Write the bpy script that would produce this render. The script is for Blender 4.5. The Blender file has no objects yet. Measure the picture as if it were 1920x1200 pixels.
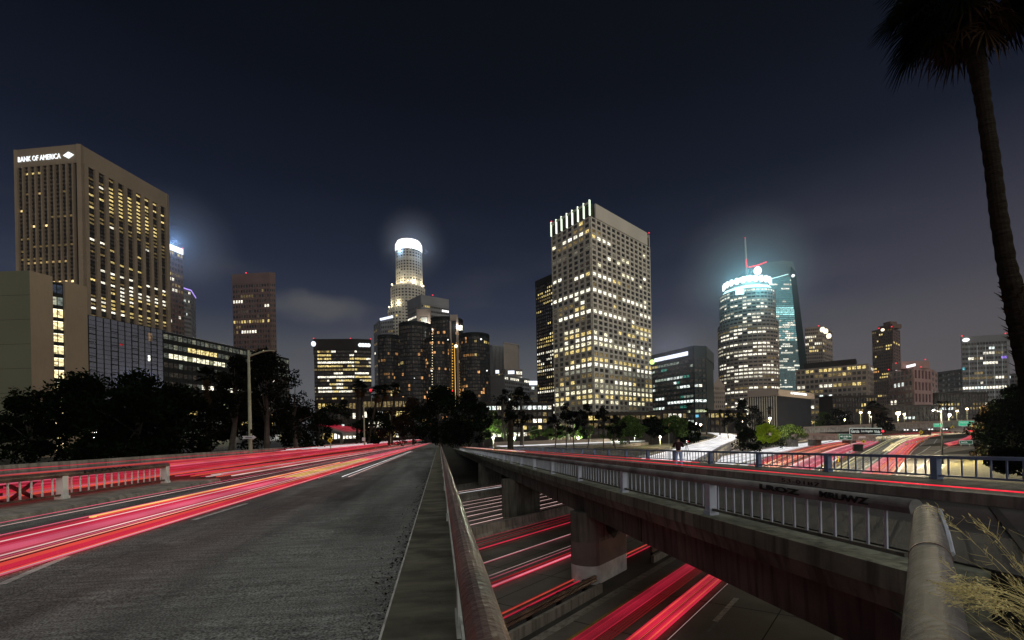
import bpy, bmesh, math, random
from mathutils import Vector, Matrix
rnd = random.Random(7)
scene = bpy.context.scene
col = scene.collection
# ------------------------------------------------------------------ camera (origin = camera, z=0 at lens height)
F, YC, RHO = 850.0, 812.0, 0.02            # focal length and principal row in pixels of the 1920 px wide photo
def basis(yaw):
    fw = Vector((math.sin(yaw), math.cos(yaw), 0)); r0 = Vector((math.cos(yaw), -math.sin(yaw), 0)); u0 = Vector((0, 0, 1))
    return fw, r0*math.cos(RHO)-u0*math.sin(RHO), r0*math.sin(RHO)+u0*math.cos(RHO)
FW, RT, UP = basis(math.radians(8.8557))
cd = bpy.data.cameras.new('camera'); cam = bpy.data.objects.new('camera', cd); col.objects.link(cam)
cd.sensor_width = 36; cd.lens = F/1920*36; cd.shift_y = (YC-600)/1920; cd.clip_start = 0.05; cd.clip_end = 6000
cam.matrix_world = Matrix(((RT.x, UP.x, -FW.x, 0), (RT.y, UP.y, -FW.y, 0), (RT.z, UP.z, -FW.z, 0), (0, 0, 0, 1)))
scene.camera = cam
scene.view_settings.view_transform = 'Standard'; scene.view_settings.look = 'None'
scene.view_settings.exposure = 0.0; scene.view_settings.gamma = 1
# ------------------------------------------------------------------ world: night sky, glow towards the horizon
w = bpy.data.worlds.new('World'); scene.world = w; w.use_nodes = True
nt = w.node_tree; N = nt.nodes; L = nt.links; N.clear()
out = N.new('ShaderNodeOutputWorld'); bg = N.new('ShaderNodeBackground'); L.new(bg.outputs[0], out.inputs[0])
tc = N.new('ShaderNodeTexCoord'); sep = N.new('ShaderNodeSeparateXYZ'); L.new(tc.outputs['Generated'], sep.inputs[0])
cr = N.new('ShaderNodeValToRGB'); L.new(sep.outputs['Z'], cr.inputs[0]); e = cr.color_ramp
e.elements[0].position = 0.0; e.elements[0].color = (0.125, 0.128, 0.138, 1)
e.elements[1].position = 0.72; e.elements[1].color = (0.0008, 0.0016, 0.0038, 1)
for p, c in ((0.11, (0.100, 0.104, 0.114, 1)), (0.175, (0.070, 0.076, 0.090, 1)), (0.24, (0.029, 0.036, 0.062, 1)), (0.34, (0.0130, 0.0180, 0.0360, 1)), (0.46, (0.0045, 0.0070, 0.0170, 1)), (0.6, (0.0010, 0.0022, 0.0060, 1))):
    k = e.elements.new(p); k.color = c
# warmer, browner low sky to the right
cr2 = N.new('ShaderNodeMapRange'); L.new(sep.outputs['X'], cr2.inputs[0]); cr2.inputs[1].default_value = 0.40; cr2.inputs[2].default_value = 0.90
low = N.new('ShaderNodeMapRange'); L.new(sep.outputs['Z'], low.inputs[0]); low.inputs[1].default_value = 0.45; low.inputs[2].default_value = 0.0
mu = N.new('ShaderNodeMath'); mu.operation = 'MULTIPLY'; L.new(cr2.outputs[0], mu.inputs[0]); L.new(low.outputs[0], mu.inputs[1])
mix = N.new('ShaderNodeMixRGB'); L.new(mu.outputs[0], mix.inputs[0]); L.new(cr.outputs[0], mix.inputs[1]); mix.inputs[2].default_value = (0.092, 0.076, 0.080, 1)
# soft low clouds
mp = N.new('ShaderNodeMapping'); L.new(tc.outputs['Generated'], mp.inputs[0]); mp.inputs['Scale'].default_value = (1.6, 1.6, 6.0)
nz = N.new('ShaderNodeTexNoise'); L.new(mp.outputs[0], nz.inputs[0]); nz.inputs['Scale'].default_value = 2.1; nz.inputs['Detail'].default_value = 5
mr = N.new('ShaderNodeMapRange'); L.new(nz.outputs[0], mr.inputs[0]); mr.inputs[1].default_value = 0.52; mr.inputs[2].default_value = 0.75; mr.inputs[4].default_value = 0.4
m2 = N.new('ShaderNodeMath'); m2.operation = 'MULTIPLY'; L.new(mr.outputs[0], m2.inputs[0]); L.new(low.outputs[0], m2.inputs[1])
mx2 = N.new('ShaderNodeMixRGB'); L.new(m2.outputs[0], mx2.inputs[0]); L.new(mix.outputs[0], mx2.inputs[1]); mx2.inputs[2].default_value = (0.13, 0.12, 0.125, 1)
cl = N.new('ShaderNodeMapping'); cl.vector_type = 'POINT'; cd0 = (FW+RT*((588-960)/F)+UP*((YC-578)/F)).normalized(); sb = N.new('ShaderNodeVectorMath'); sb.operation = 'SUBTRACT'; L.new(tc.outputs['Generated'], sb.inputs[0]); sb.inputs[1].default_value = cd0
nzc = N.new('ShaderNodeTexNoise'); L.new(tc.outputs['Generated'], nzc.inputs[0]); nzc.inputs['Scale'].default_value = 9; nzc.inputs['Detail'].default_value = 6
ad = N.new('ShaderNodeVectorMath'); ad.operation = 'MULTIPLY_ADD'; L.new(nzc.outputs['Color'], ad.inputs[0]); ad.inputs[1].default_value = (.10, .10, .07); L.new(sb.outputs[0], ad.inputs[2])
sb2 = N.new('ShaderNodeVectorMath'); sb2.operation = 'SUBTRACT'; L.new(ad.outputs[0], sb2.inputs[0]); sb2.inputs[1].default_value = (.05, .05, .035)
mlc = N.new('ShaderNodeVectorMath'); mlc.operation = 'MULTIPLY'; L.new(sb2.outputs[0], mlc.inputs[0]); mlc.inputs[1].default_value = (8.5, 8.5, 28)
lnc = N.new('ShaderNodeVectorMath'); lnc.operation = 'LENGTH'; L.new(mlc.outputs[0], lnc.inputs[0])
mrc = N.new('ShaderNodeMapRange'); mrc.interpolation_type = 'SMOOTHSTEP'; L.new(lnc.outputs['Value'], mrc.inputs[0]); mrc.inputs[1].default_value = 1.15; mrc.inputs[2].default_value = 0.2; mrc.inputs[4].default_value = .5
mx3 = N.new('ShaderNodeMixRGB'); L.new(mrc.outputs[0], mx3.inputs[0]); L.new(mx2.outputs[0], mx3.inputs[1]); mx3.inputs[2].default_value = (.125, .122, .118, 1)
L.new(mx3.outputs[0], bg.inputs[0]); bg.inputs[1].default_value = 1.0
# ------------------------------------------------------------------ one weak, broad lamp: the glow of the city and streetlights behind the camera
sl = bpy.data.lights.new('sun', 'SUN'); sl.energy = 1.5; sl.angle = math.radians(100); sl.color = (1.0, 0.95, 0.84)
so = bpy.data.objects.new('sun', sl); col.objects.link(so)
so.rotation_euler = Vector((0.35, -0.75, 0.62)).to_track_quat('Z', 'Y').to_euler()

# ================================================================== pixel <-> world
def ray(x, y): return FW + RT*((x-960)/F) + UP*((YC-y)/F)
def P(x, y, D): return ray(x, y)*D
BS = -0.02366                                   # both bridges fall gently away from the camera
def at(x, y, h, a=0.0, b=BS):                   # pixel on the plane z = a x + b y - h
    q = ray(x, y); return q*(-h/(q.z-b*q.y-a*q.x))
FA, FB, FH = 0.0346, -0.04, 6.9                 # the freeway's plane
def atF(x, y, dh=0.0): return at(x, y, FH-dh, FA, FB)
def fz(x, y, dh=0.0): return FA*x+FB*y-FH+dh
def R(X, Y, h): return Vector((X, Y, BS*Y-h))                    # right bridge frame
def Lf(X, Y, h): return Vector((X-0.0044*Y, Y, -0.0131*Y-h))     # left bridge frame

# ================================================================== materials
MATS = {}
def newmat(name):
    m = bpy.data.materials.new(name); m.use_nodes = True; MATS[name] = m
    return m, m.node_tree.nodes, m.node_tree.links, m.node_tree.nodes['Principled BSDF']
def surf(name, color, rough=0.8, var=0.25, scale=1.0, bump=0.0, bscale=20, metal=0.0, color2=None, stretch=(1, 1, 1), detail=6, spec=0.3, stains=0.0, sscale=0.3, drips=0.0):
    m, n, l, b = newmat(name)
    g = n.new('ShaderNodeNewGeometry'); mp = n.new('ShaderNodeMapping'); l.new(g.outputs['Position'], mp.inputs[0]); mp.inputs['Scale'].default_value = stretch
    t = n.new('ShaderNodeTexNoise'); l.new(mp.outputs[0], t.inputs[0]); t.inputs['Scale'].default_value = scale; t.inputs['Detail'].default_value = detail
    r = n.new('ShaderNodeMapRange'); l.new(t.outputs[0], r.inputs[0]); r.inputs[1].default_value = 0.3; r.inputs[2].default_value = 0.7
    mx = n.new('ShaderNodeMixRGB'); l.new(r.outputs[0], mx.inputs[0])
    c2 = color2 or tuple(c*(1-var) for c in color); c1 = color if color2 else tuple(c*(1+var) for c in color)
    mx.inputs[1].default_value = (*c2, 1); mx.inputs[2].default_value = (*c1, 1); last = mx
    if stains:
        t3 = n.new('ShaderNodeTexNoise'); l.new(g.outputs['Position'], t3.inputs[0]); t3.inputs['Scale'].default_value = sscale; t3.inputs['Detail'].default_value = 8
        r3 = n.new('ShaderNodeMapRange'); l.new(t3.outputs[0], r3.inputs[0]); r3.inputs[1].default_value = 0.5; r3.inputs[2].default_value = 0.66; r3.inputs[4].default_value = stains
        m3 = n.new('ShaderNodeMixRGB'); l.new(r3.outputs[0], m3.inputs[0]); l.new(mx.outputs[0], m3.inputs[1]); m3.inputs[2].default_value = (*[c*0.35 for c in color], 1); last = m3
    if drips:
        md = n.new('ShaderNodeMapping'); l.new(g.outputs['Position'], md.inputs[0]); md.inputs['Scale'].default_value = (3.2, 3.2, .22); t4 = n.new('ShaderNodeTexNoise'); l.new(md.outputs[0], t4.inputs[0]); t4.inputs['Scale'].default_value = 1.3; t4.inputs['Detail'].default_value = 7
        r4 = n.new('ShaderNodeMapRange'); l.new(t4.outputs[0], r4.inputs[0]); r4.inputs[1].default_value = .46; r4.inputs[2].default_value = .66; r4.inputs[4].default_value = drips
        m4 = n.new('ShaderNodeMixRGB'); l.new(r4.outputs[0], m4.inputs[0]); l.new(last.outputs[0], m4.inputs[1]); m4.inputs[2].default_value = (*[c*0.3 for c in color], 1); last = m4
    l.new(last.outputs[0], b.inputs['Base Color'])
    b.inputs['Roughness'].default_value = rough; b.inputs['Metallic'].default_value = metal; b.inputs['Specular IOR Level'].default_value = spec
    if bump:
        t2 = n.new('ShaderNodeTexNoise'); l.new(mp.outputs[0], t2.inputs[0]); t2.inputs['Scale'].default_value = bscale; t2.inputs['Detail'].default_value = 4
        bp = n.new('ShaderNodeBump'); l.new(t2.outputs[0], bp.inputs['Height']); bp.inputs['Strength'].default_value = bump; bp.inputs['Distance'].default_value = 0.05
        l.new(bp.outputs[0], b.inputs['Normal'])
    return m
def emis(name, color, s=1.0, sample=False):
    m, n, l, b = newmat(name); b.inputs['Base Color'].default_value = (*[min(.8, c*.5) for c in color], 1)
    b.inputs['Emission Color'].default_value = (*color, 1); b.inputs['Emission Strength'].default_value = s
    m.cycles.emission_sampling = 'AUTO' if sample else 'NONE'
    return m
def asphalt_mat():
    m, n, l, b = newmat('asphalt'); g = n.new('ShaderNodeNewGeometry')
    def noise(sc, scale, det, lo, hi, a, c_, typ='ShaderNodeTexNoise'):
        mp = n.new('ShaderNodeMapping'); l.new(g.outputs['Position'], mp.inputs[0]); mp.inputs['Scale'].default_value = sc; t = n.new(typ); l.new(mp.outputs[0], t.inputs[0]); t.inputs['Scale'].default_value = scale; t.inputs['Detail'].default_value = det
        r = n.new('ShaderNodeMapRange'); l.new(t.outputs[0], r.inputs[0]); r.inputs[1].default_value = lo; r.inputs[2].default_value = hi; r.inputs[3].default_value = a; r.inputs[4].default_value = c_; return r, t
    grain, gt = noise((1, 1, 1), 46, 2, .38, .62, .35, 1.65)
    brush, bt = noise((.35, 3.2, 1), 3.2, 8, .35, .65, .72, 1.25)
    wide, wt = noise((.9, .10, 1), .9, 5, .35, .65, .5, 1.7)
    pat, pt = noise((1, 1, 1), .35, 9, .54, .60, 1.0, .72)
    vo = n.new('ShaderNodeTexVoronoi'); vo.feature = 'DISTANCE_TO_EDGE'; l.new(g.outputs['Position'], vo.inputs[0]); vo.inputs['Scale'].default_value = .33
    ck = n.new('ShaderNodeMapRange'); l.new(vo.outputs['Distance'], ck.inputs[0]); ck.inputs[1].default_value = .0; ck.inputs[2].default_value = .012; ck.inputs[3].default_value = .8; ck.inputs[4].default_value = 1
    last = grain.outputs[0]
    for x in (brush, wide, pat, ck):
        mu_ = n.new('ShaderNodeMath'); mu_.operation = 'MULTIPLY'; l.new(last, mu_.inputs[0]); l.new(x.outputs[0], mu_.inputs[1]); last = mu_.outputs[0]
    vm = n.new('ShaderNodeVectorMath'); vm.operation = 'SCALE'; vm.inputs[0].default_value = (.118, .130, .126); l.new(last, vm.inputs['Scale']); l.new(vm.outputs[0], b.inputs['Base Color'])
    b.inputs['Roughness'].default_value = .62; b.inputs['Specular IOR Level'].default_value = .5
    ad_ = n.new('ShaderNodeMath'); l.new(gt.outputs[0], ad_.inputs[0]); l.new(bt.outputs[0], ad_.inputs[1]); bp = n.new('ShaderNodeBump'); l.new(ad_.outputs[0], bp.inputs['Height']); bp.inputs['Strength'].default_value = .9; bp.inputs['Distance'].default_value = .03; l.new(bp.outputs[0], b.inputs['Normal'])
asphalt_mat()
surf('asphalt_dark', (0.045, 0.045, 0.045), 0.85, 0.3, 0.8, 0.5, 30, stains=0.5)
surf('road_concrete', (0.15, 0.14, 0.125), 0.8, 0.22, 0.5, 0.3, 14, stains=0.6, sscale=0.2)
surf('sidewalk_concrete', (0.135, 0.135, 0.105), 0.85, 0.45, 2.2, 0.8, 40, stretch=(0.6, 2.2, 1), stains=0.75, sscale=1.3)
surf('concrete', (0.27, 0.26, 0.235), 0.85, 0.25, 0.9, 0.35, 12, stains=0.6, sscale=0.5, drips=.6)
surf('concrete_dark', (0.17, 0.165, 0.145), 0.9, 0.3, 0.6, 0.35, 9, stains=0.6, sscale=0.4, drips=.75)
surf('deck_edge', (0.20, 0.215, 0.17), 0.85, 0.3, 0.8, 0.3, 9, stains=0.6, drips=.8)
surf('cap_concrete', (0.24, 0.24, 0.24), 0.8, 0.3, 0.9, 0.4, 10, stains=0.7, sscale=0.8)
surf('pier_whitewash', (0.80, 0.82, 0.84), 0.9, 0.2, 2, 0.3, 12, stains=0.4)
surf('pier_paint', (0.24, 0.2, 0.19), 0.9, 0.25, 1.2, 0.2, 9, stains=0.5)
surf('rail_metal', (0.21, 0.125, 0.095), 0.36, 0.4, 2.2, 0.3, 16, metal=0.25, color2=(0.045, 0.022, 0.018), stains=0.9, sscale=1.6, spec=0.6)
surf('rail_cap_worn', (0.17, 0.17, 0.185), 0.6, 0.4, 9.0, 0.35, 60, metal=0.2, color2=(0.045, 0.038, 0.034), stains=0.8, sscale=3.2, stretch=(1, 4, 2), spec=0.5, detail=10)
surf('rail_white', (0.52, 0.56, 0.54), 0.6, 0.12, 2, 0.1, 10, stains=0.35, sscale=1.5)
surf('post_white', (0.75, 0.77, 0.74), 0.6, 0.1, 2, stains=.3)
surf('rail_blue', (0.19, 0.24, 0.38), 0.5, 0.2, 2, 0.05, 10, metal=0.3)
surf('rail_grey', (0.50, 0.55, 0.66), 0.5, 0.2, 1.4, 0.1, 10, metal=0.2, stains=0.3)
surf('paint_white', (0.55, 0.56, 0.55), 0.7, 0.3, 5, 0.2, 30, stains=0.5, sscale=3)
surf('paint_faint', (0.17, 0.18, 0.18), 0.7, 0.4, 5, 0.2, 30, stains=0.6, sscale=2)
surf('paint_yellow', (0.30, 0.21, 0.05), 0.7, 0.3, 3, 0.1, 20, stains=0.5)
surf('joint_black', (0.012, 0.012, 0.012), 0.9)
surf('graffiti_black', (0.012, 0.012, 0.014), 0.7)
surf('ground_earth', (0.018, 0.018, 0.013), 0.95, 0.4, 0.15, 0.5, 4)
surf('grass_bank', (0.095, 0.085, 0.040), 0.95, 0.4, 0.5, 0.6, 3)
surf('beige_wall', (0.215, 0.165, 0.115), 0.85, 0.12, 0.05, 0.05, 2, drips=.12)
surf('beige_wall_green_shaded', (0.125, 0.125, 0.085), 0.85, 0.08, 0.04)  # green-beige, darkened so the left face's shade sits in its colour
surf('tower_stone', (0.44, 0.41, 0.35), 0.8, 0.1, 0.05)
surf('brown_stone', (0.115, 0.065, 0.05), 0.75, 0.15, 0.05)
surf('dark_facade', (0.020, 0.016, 0.014), 0.6, 0.2, 0.05, spec=0.1)
surf('grey_facade', (0.17, 0.17, 0.175), 0.6, 0.15, 0.05)
surf('pink_facade', (0.27, 0.165, 0.155), 0.8, 0.15, 0.05)
surf('warm_facade', (0.24, 0.20, 0.175), 0.8, 0.12, 0.05)
surf('teal_facade', (0.08, 0.14, 0.15), 0.35, 0.2, 0.03, spec=0.6)
surf('dark_green_facade', (0.008, 0.020, 0.022), 0.4, 0.2, 0.03, spec=0.12)
surf('black_metal', (0.010, 0.011, 0.012), 0.6, spec=0.15)
surf('black_glass_wall', (0.010, 0.014, 0.012), 0.3, 0.3, 0.1, spec=0.12)
surf('mirror_glass', (0.44, 0.47, 0.53), 0.10, 0.15, 0.06, metal=0.85, spec=0.7)
surf('slate_facade', (0.010, 0.012, 0.018), 0.8, 0.15, 0.05, spec=0.03)
surf('lamp_pole', (0.25, 0.28, 0.2), 0.6, 0.2, 2, stains=0.4, sscale=1)
surf('sign_green', (0.01, 0.13, 0.075), 0.5, 0.1, 1)
surf('sign_yellow', (0.6, 0.48, 0.02), 0.5, 0.1, 1)
surf('sign_white', (0.5, 0.53, 0.56), 0.5, 0.1, 1)
surf('graffiti_red', (0.16, 0.006, 0.012), 0.7)
surf('bark', (0.045, 0.038, 0.032), 0.9, 0.35, 3, 0.8, 12)
surf('palm_bark', (0.030, 0.025, 0.020), 0.9, 0.4, 2.5, 1.0, 9, stretch=(1, 1, 5), spec=0.0)
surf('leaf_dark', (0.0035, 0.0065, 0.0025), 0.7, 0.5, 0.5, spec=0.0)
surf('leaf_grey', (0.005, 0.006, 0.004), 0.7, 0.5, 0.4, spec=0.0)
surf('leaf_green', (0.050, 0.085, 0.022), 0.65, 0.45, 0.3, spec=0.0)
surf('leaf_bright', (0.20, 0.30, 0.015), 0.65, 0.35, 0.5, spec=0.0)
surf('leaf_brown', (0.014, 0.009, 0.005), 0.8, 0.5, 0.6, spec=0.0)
surf('palm_leaf', (0.004, 0.007, 0.003), 0.6, 0.5, 1.0, spec=0.0)
surf('palm_dead', (0.040, 0.024, 0.013), 0.85, 0.5, 1.5, spec=0.0)
surf('dry_grass', (0.62, 0.54, 0.25), 0.8, 0.35, 6)
surf('cloth_jeans', (0.33, 0.46, 0.74), 0.9, 0.2, 12)
surf('cloth_maroon', (0.03, 0.008, 0.014), 0.9, 0.2, 12)
surf('skin', (0.36, 0.22, 0.16), 0.6, 0.05, 10)
surf('hair_black', (0.012, 0.01, 0.01), 0.7)
surf('shoe_pale', (0.4, 0.4, 0.38), 0.7)
surf('car_paint', (0.2, 0.2, 0.22), 0.3, 0.05, 1)
surf('rubber', (0.02, 0.02, 0.02), 0.8)
emis('glow_white', (1.0, 1.0, 1.0), 1.5); emis('glow_blueish', (0.78, 0.84, 1.0), 1.5); emis('glow_cyan', (0.62, 1.0, 1.0), 1.7)
emis('glow_green', (0.62, 1.0, 0.25), 1.6); emis('glow_warm', (1.0, 0.88, 0.62), 1.8); emis('glow_red', (1.0, 0.03, 0.05), 1.6); emis('glow_violet', (0.45, 0.3, 0.95), 1.2)
emis('glow_amber', (1.0, 0.55, 0.1), 1.0); emis('glow_signal', (0.03, 0.75, 0.4), 1.0); emis('glow_fin', (0.88, 1.0, 0.82), 1.3); emis('glow_logo', (0.9, 0.96, 1.0), 1.25)
emis('sign_letters', (0.75, 0.9, 0.85), 0.35); emis('sign_green_lit', (0.02, 0.42, 0.22), 0.85)
def attr_emis(name, base, rough, noise_scale, lo, hi, sample, stretch=(1, 1, 1)):
    m, n, l, b = newmat(name)
    at_ = n.new('ShaderNodeAttribute'); at_.attribute_name = 'lit'
    g = n.new('ShaderNodeNewGeometry'); mp = n.new('ShaderNodeMapping'); l.new(g.outputs['Position'], mp.inputs[0]); mp.inputs['Scale'].default_value = stretch
    t = n.new('ShaderNodeTexNoise'); l.new(mp.outputs[0], t.inputs[0]); t.inputs['Scale'].default_value = noise_scale; t.inputs['Detail'].default_value = 3
    r = n.new('ShaderNodeMapRange'); l.new(t.outputs[0], r.inputs[0]); r.inputs[1].default_value = 0.35; r.inputs[2].default_value = 0.65; r.inputs[3].default_value = lo; r.inputs[4].default_value = hi
    mx = n.new('ShaderNodeVectorMath'); mx.operation = 'SCALE'; l.new(at_.outputs['Color'], mx.inputs[0]); l.new(r.outputs[0], mx.inputs['Scale'])
    l.new(mx.outputs[0], b.inputs['Emission Color']); b.inputs['Emission Strength'].default_value = 1.0
    b.inputs['Base Color'].default_value = (*base, 1); b.inputs['Roughness'].default_value = rough; b.inputs['Specular IOR Level'].default_value = 0.15
    m.cycles.emission_sampling = 'AUTO' if sample else 'NONE'
    return m
attr_emis('window_glass', (0.012, 0.012, 0.013), 0.25, 0.8, 0.3, 2.1, False, (1, 1, 1.6))
attr_emis('trail_light', (0.02, 0.02, 0.02), 0.6, 0.35, 0.7, 1.25, True)

# ================================================================== mesh helpers
class MB:
    def __init__(s): s.v = []; s.f = []; s.c = []; s.m = []; s.hasc = False
    def face(s, pts, c=None, m=0):
        i = len(s.v); s.v.extend([tuple(p) for p in pts]); s.f.append(tuple(range(i, i+len(pts)))); s.c.append(c); s.m.append(m)
        if c is not None: s.hasc = True
    def hexa(s, b, t, c=None, m=0):                      # bottom ring, top ring (same winding)
        i = len(s.v); n = len(b); s.v.extend([tuple(p) for p in b]+[tuple(p) for p in t])
        fs = [tuple(i+n-1-k for k in range(n)), tuple(i+n+k for k in range(n))]+[(i+k, i+(k+1) % n, i+n+(k+1) % n, i+n+k) for k in range(n)]
        for f in fs: s.f.append(f); s.c.append(c); s.m.append(m)
        if c is not None: s.hasc = True
    def box(s, x0, x1, y0, y1, z0, z1, c=None, m=0):
        q = [(x0, y0), (x1, y0), (x1, y1), (x0, y1)]
        s.hexa([(a, b, z0) for a, b in q], [(a, b, z1) for a, b in q], c, m)
    def obox(s, A, B, d0, d1, z0, z1, nrm, c=None, m=0): # box along A->B (xy), from d0 to d1 along nrm
        a0 = A+nrm*d0; b0 = B+nrm*d0; a1 = A+nrm*d1; b1 = B+nrm*d1
        q = [a0, b0, b1, a1]
        s.hexa([(p.x, p.y, z0) for p in q], [(p.x, p.y, z1) for p in q], c, m)
    def prism(s, poly, z0, z1, c=None, m=0): s.hexa([(p[0], p[1], z0) for p in poly], [(p[0], p[1], z1) for p in poly], c, m)
    def tube(s, pts, r, n=8, c=None, m=0, cap=True):
        pts = [Vector(p) for p in pts]; rs = r if isinstance(r, (list, tuple)) else [r]*len(pts); base = len(s.v)
        for k, p in enumerate(pts):
            d = (pts[min(k+1, len(pts)-1)]-pts[max(k-1, 0)]).normalized()
            a = d.cross(Vector((0, 0, 1)) if abs(d.z) < 0.9 else Vector((1, 0, 0))).normalized(); b = a.cross(d)
            for j in range(n):
                t = 2*math.pi*j/n; s.v.append(tuple(p+a*(rs[k]*math.cos(t))+b*(rs[k]*math.sin(t))))
        for k in range(len(pts)-1):
            for j in range(n):
                s.f.append((base+k*n+j, base+k*n+(j+1) % n, base+(k+1)*n+(j+1) % n, base+(k+1)*n+j)); s.c.append(c); s.m.append(m)
        if cap:
            s.f.append(tuple(base+n-1-j for j in range(n))); s.c.append(c); s.m.append(m)
            s.f.append(tuple(base+(len(pts)-1)*n+j for j in range(n))); s.c.append(c); s.m.append(m)
        if c is not None: s.hasc = True
    def sweep(s, sections, closed=True, m=0, c=None, caps=True):   # list of rings of equal length
        base = len(s.v); n = len(sections[0])
        for ring in sections: s.v.extend([tuple(p) for p in ring])
        for k in range(len(sections)-1):
            for j in range(n if closed else n-1):
                s.f.append((base+k*n+j, base+k*n+(j+1) % n, base+(k+1)*n+(j+1) % n, base+(k+1)*n+j)); s.c.append(c); s.m.append(m)
        if caps and closed:
            s.f.append(tuple(base+n-1-j for j in range(n))); s.c.append(c); s.m.append(m)
            s.f.append(tuple(base+(len(sections)-1)*n+j for j in range(n))); s.c.append(c); s.m.append(m)
        if c is not None: s.hasc = True
    def ball(s, c0, r, n=8, m=0, c=None, sz=1.0):
        rings = []
        for i in range(1, n//2+1):
            t = math.pi*i/(n//2+1); rings.append([(c0[0]+r*math.sin(t)*math.cos(2*math.pi*j/n), c0[1]+r*math.sin(t)*math.sin(2*math.pi*j/n), c0[2]+r*sz*math.cos(t)) for j in range(n)])
        s.sweep(rings, True, m, c)
    def build(s, name, mats, parent=None, smooth=False, recalc=True):
        me = bpy.data.meshes.new(name); me.from_pydata(s.v, [], s.f)
        for m in ([mats] if isinstance(mats, str) else mats): me.materials.append(MATS[m])
        if any(s.m): me.polygons.foreach_set('material_index', s.m)
        if s.hasc:
            ca = me.color_attributes.new(name='lit', type='FLOAT_COLOR', domain='CORNER'); buf = []
            for f, c in zip(s.f, s.c):
                c = c or (0, 0, 0); buf.extend((c[0], c[1], c[2], 1.0)*len(f))
            ca.data.foreach_set('color', buf)
        if recalc:
            bm = bmesh.new(); bm.from_mesh(me); bmesh.ops.recalc_face_normals(bm, faces=bm.faces); bm.to_mesh(me); bm.free()
        if smooth: me.polygons.foreach_set('use_smooth', [True]*len(me.polygons))
        me.update()
        o = bpy.data.objects.new(name, me); col.objects.link(o)
        if parent: o.parent = parent; o.matrix_parent_inverse = parent.matrix_world.inverted() if False else Matrix.Identity(4)
        return o
def tag(o, label=None, cat=None, group=None, kind=None):
    if label: o['label'] = label
    if cat: o['category'] = cat
    if group: o['group'] = group
    if kind: o['kind'] = kind
    return o
def empty(name, label, cat, group=None):                 # things built in world coordinates hang on an Empty at the origin of the place
    o = bpy.data.objects.new(name, None); col.objects.link(o); o.empty_display_size = 0.1
    return tag(o, label, cat, group)
def struct(mb, name, mat, **k): return tag(mb.build(name, mat, **k), kind='structure')
def rehome(root, loc):                                   # move the Empty to the thing's base, keep the parts where they are
    loc = Vector(loc); root.location = loc
    for ch in root.children: ch.location = Vector(ch.location)-loc
def textmesh(name, txt, mat, origin, xdir, zdir, height=None, width=None, depth=0.1, parent=None, center=False, bold=0.0):
    cu = bpy.data.curves.new(name, 'FONT'); cu.body = txt; cu.size = 1.0; cu.extrude = 0.0; cu.offset = bold; cu.resolution_u = 2
    if center: cu.align_x = 'CENTER'
    o = bpy.data.objects.new(name, cu); col.objects.link(o); bpy.context.view_layer.update()
    me = bpy.data.meshes.new_from_object(o.evaluated_get(bpy.context.evaluated_depsgraph_get())); bpy.data.objects.remove(o)
    me.name = name
    xs = [v.co.x for v in me.vertices]; ys = [v.co.y for v in me.vertices]
    sx = width/(max(xs)-min(xs)) if width else None; sy = height/(max(ys)-min(ys)) if height else None
    sx = sx or sy; sy = sy or sx; X0 = min(xs) if not center else 0; Y0 = min(ys)
    xd = Vector(xdir).normalized(); zd = Vector(zdir).normalized(); nd = xd.cross(zd)      # letters face nd
    bm = bmesh.new(); bm.from_mesh(me)
    for v in bm.verts: v.co = Vector(origin)+xd*((v.co.x-X0)*sx)+zd*((v.co.y-Y0)*sy)
    r = bmesh.ops.extrude_face_region(bm, geom=bm.faces[:])
    for v in [g for g in r['geom'] if isinstance(g, bmesh.types.BMVert)]: v.co = v.co+nd*depth
    bmesh.ops.recalc_face_normals(bm, faces=bm.faces); bm.to_mesh(me); bm.free()
    me.materials.clear(); me.materials.append(MATS[mat]); o = bpy.data.objects.new(name, me); col.objects.link(o); o.parent = parent
    return o

# ================================================================== buildings
WHITE = (1.15, 1.08, 0.88); YEL = (0.72, 0.55, 0.20); AMB = (0.16, 0.115, 0.045); DIM = (0.05, 0.042, 0.028); COOL = (0.9, 1.0, 0.95); ORG = (0.75, 0.36, 0.13)
OFF = [(0.012, 0.010, 0.008), (0.02, 0.016, 0.012), (0.006, 0.006, 0.006)]
def lits(seed, nc, nr, dark=0.55, sparse=0.3, band=0.15, pal=(WHITE, YEL, AMB), pw=(5, 4, 3), spec=None, gain=1.0):
    r = random.Random(seed); g = []
    for j in range(nr):
        k = r.random(); dens = 0.04 if k < dark else (0.30 if k < dark+sparse else 0.88)
        row = []; on = r.random() < dens; c = r.choices(pal, pw)[0]; br = r.uniform(.7, 1.15)
        for i in range(nc):
            if r.random() < 0.35: on = r.random() < dens; 
            if r.random() < 0.25: c = r.choices(pal, pw)[0]; br = r.uniform(.5, 1.15)
            k_ = br*gain*r.uniform(.75, 1.1); row.append(tuple(x*k_ for x in c) if on else r.choice(OFF))
        g.append(row)
    if spec:
        for (j, i0, i1, c, p) in spec:
            for i in range(max(0, i0), min(nc, i1)):
                if 0 <= j < nr and r.random() < p: s_ = r.uniform(.75, 1.1); g[j][i] = tuple(x*s_ for x in c)
    return g
def proj_area(q):
    d = q.dot(FW); return 1.0/max(d*d, 1)
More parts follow.
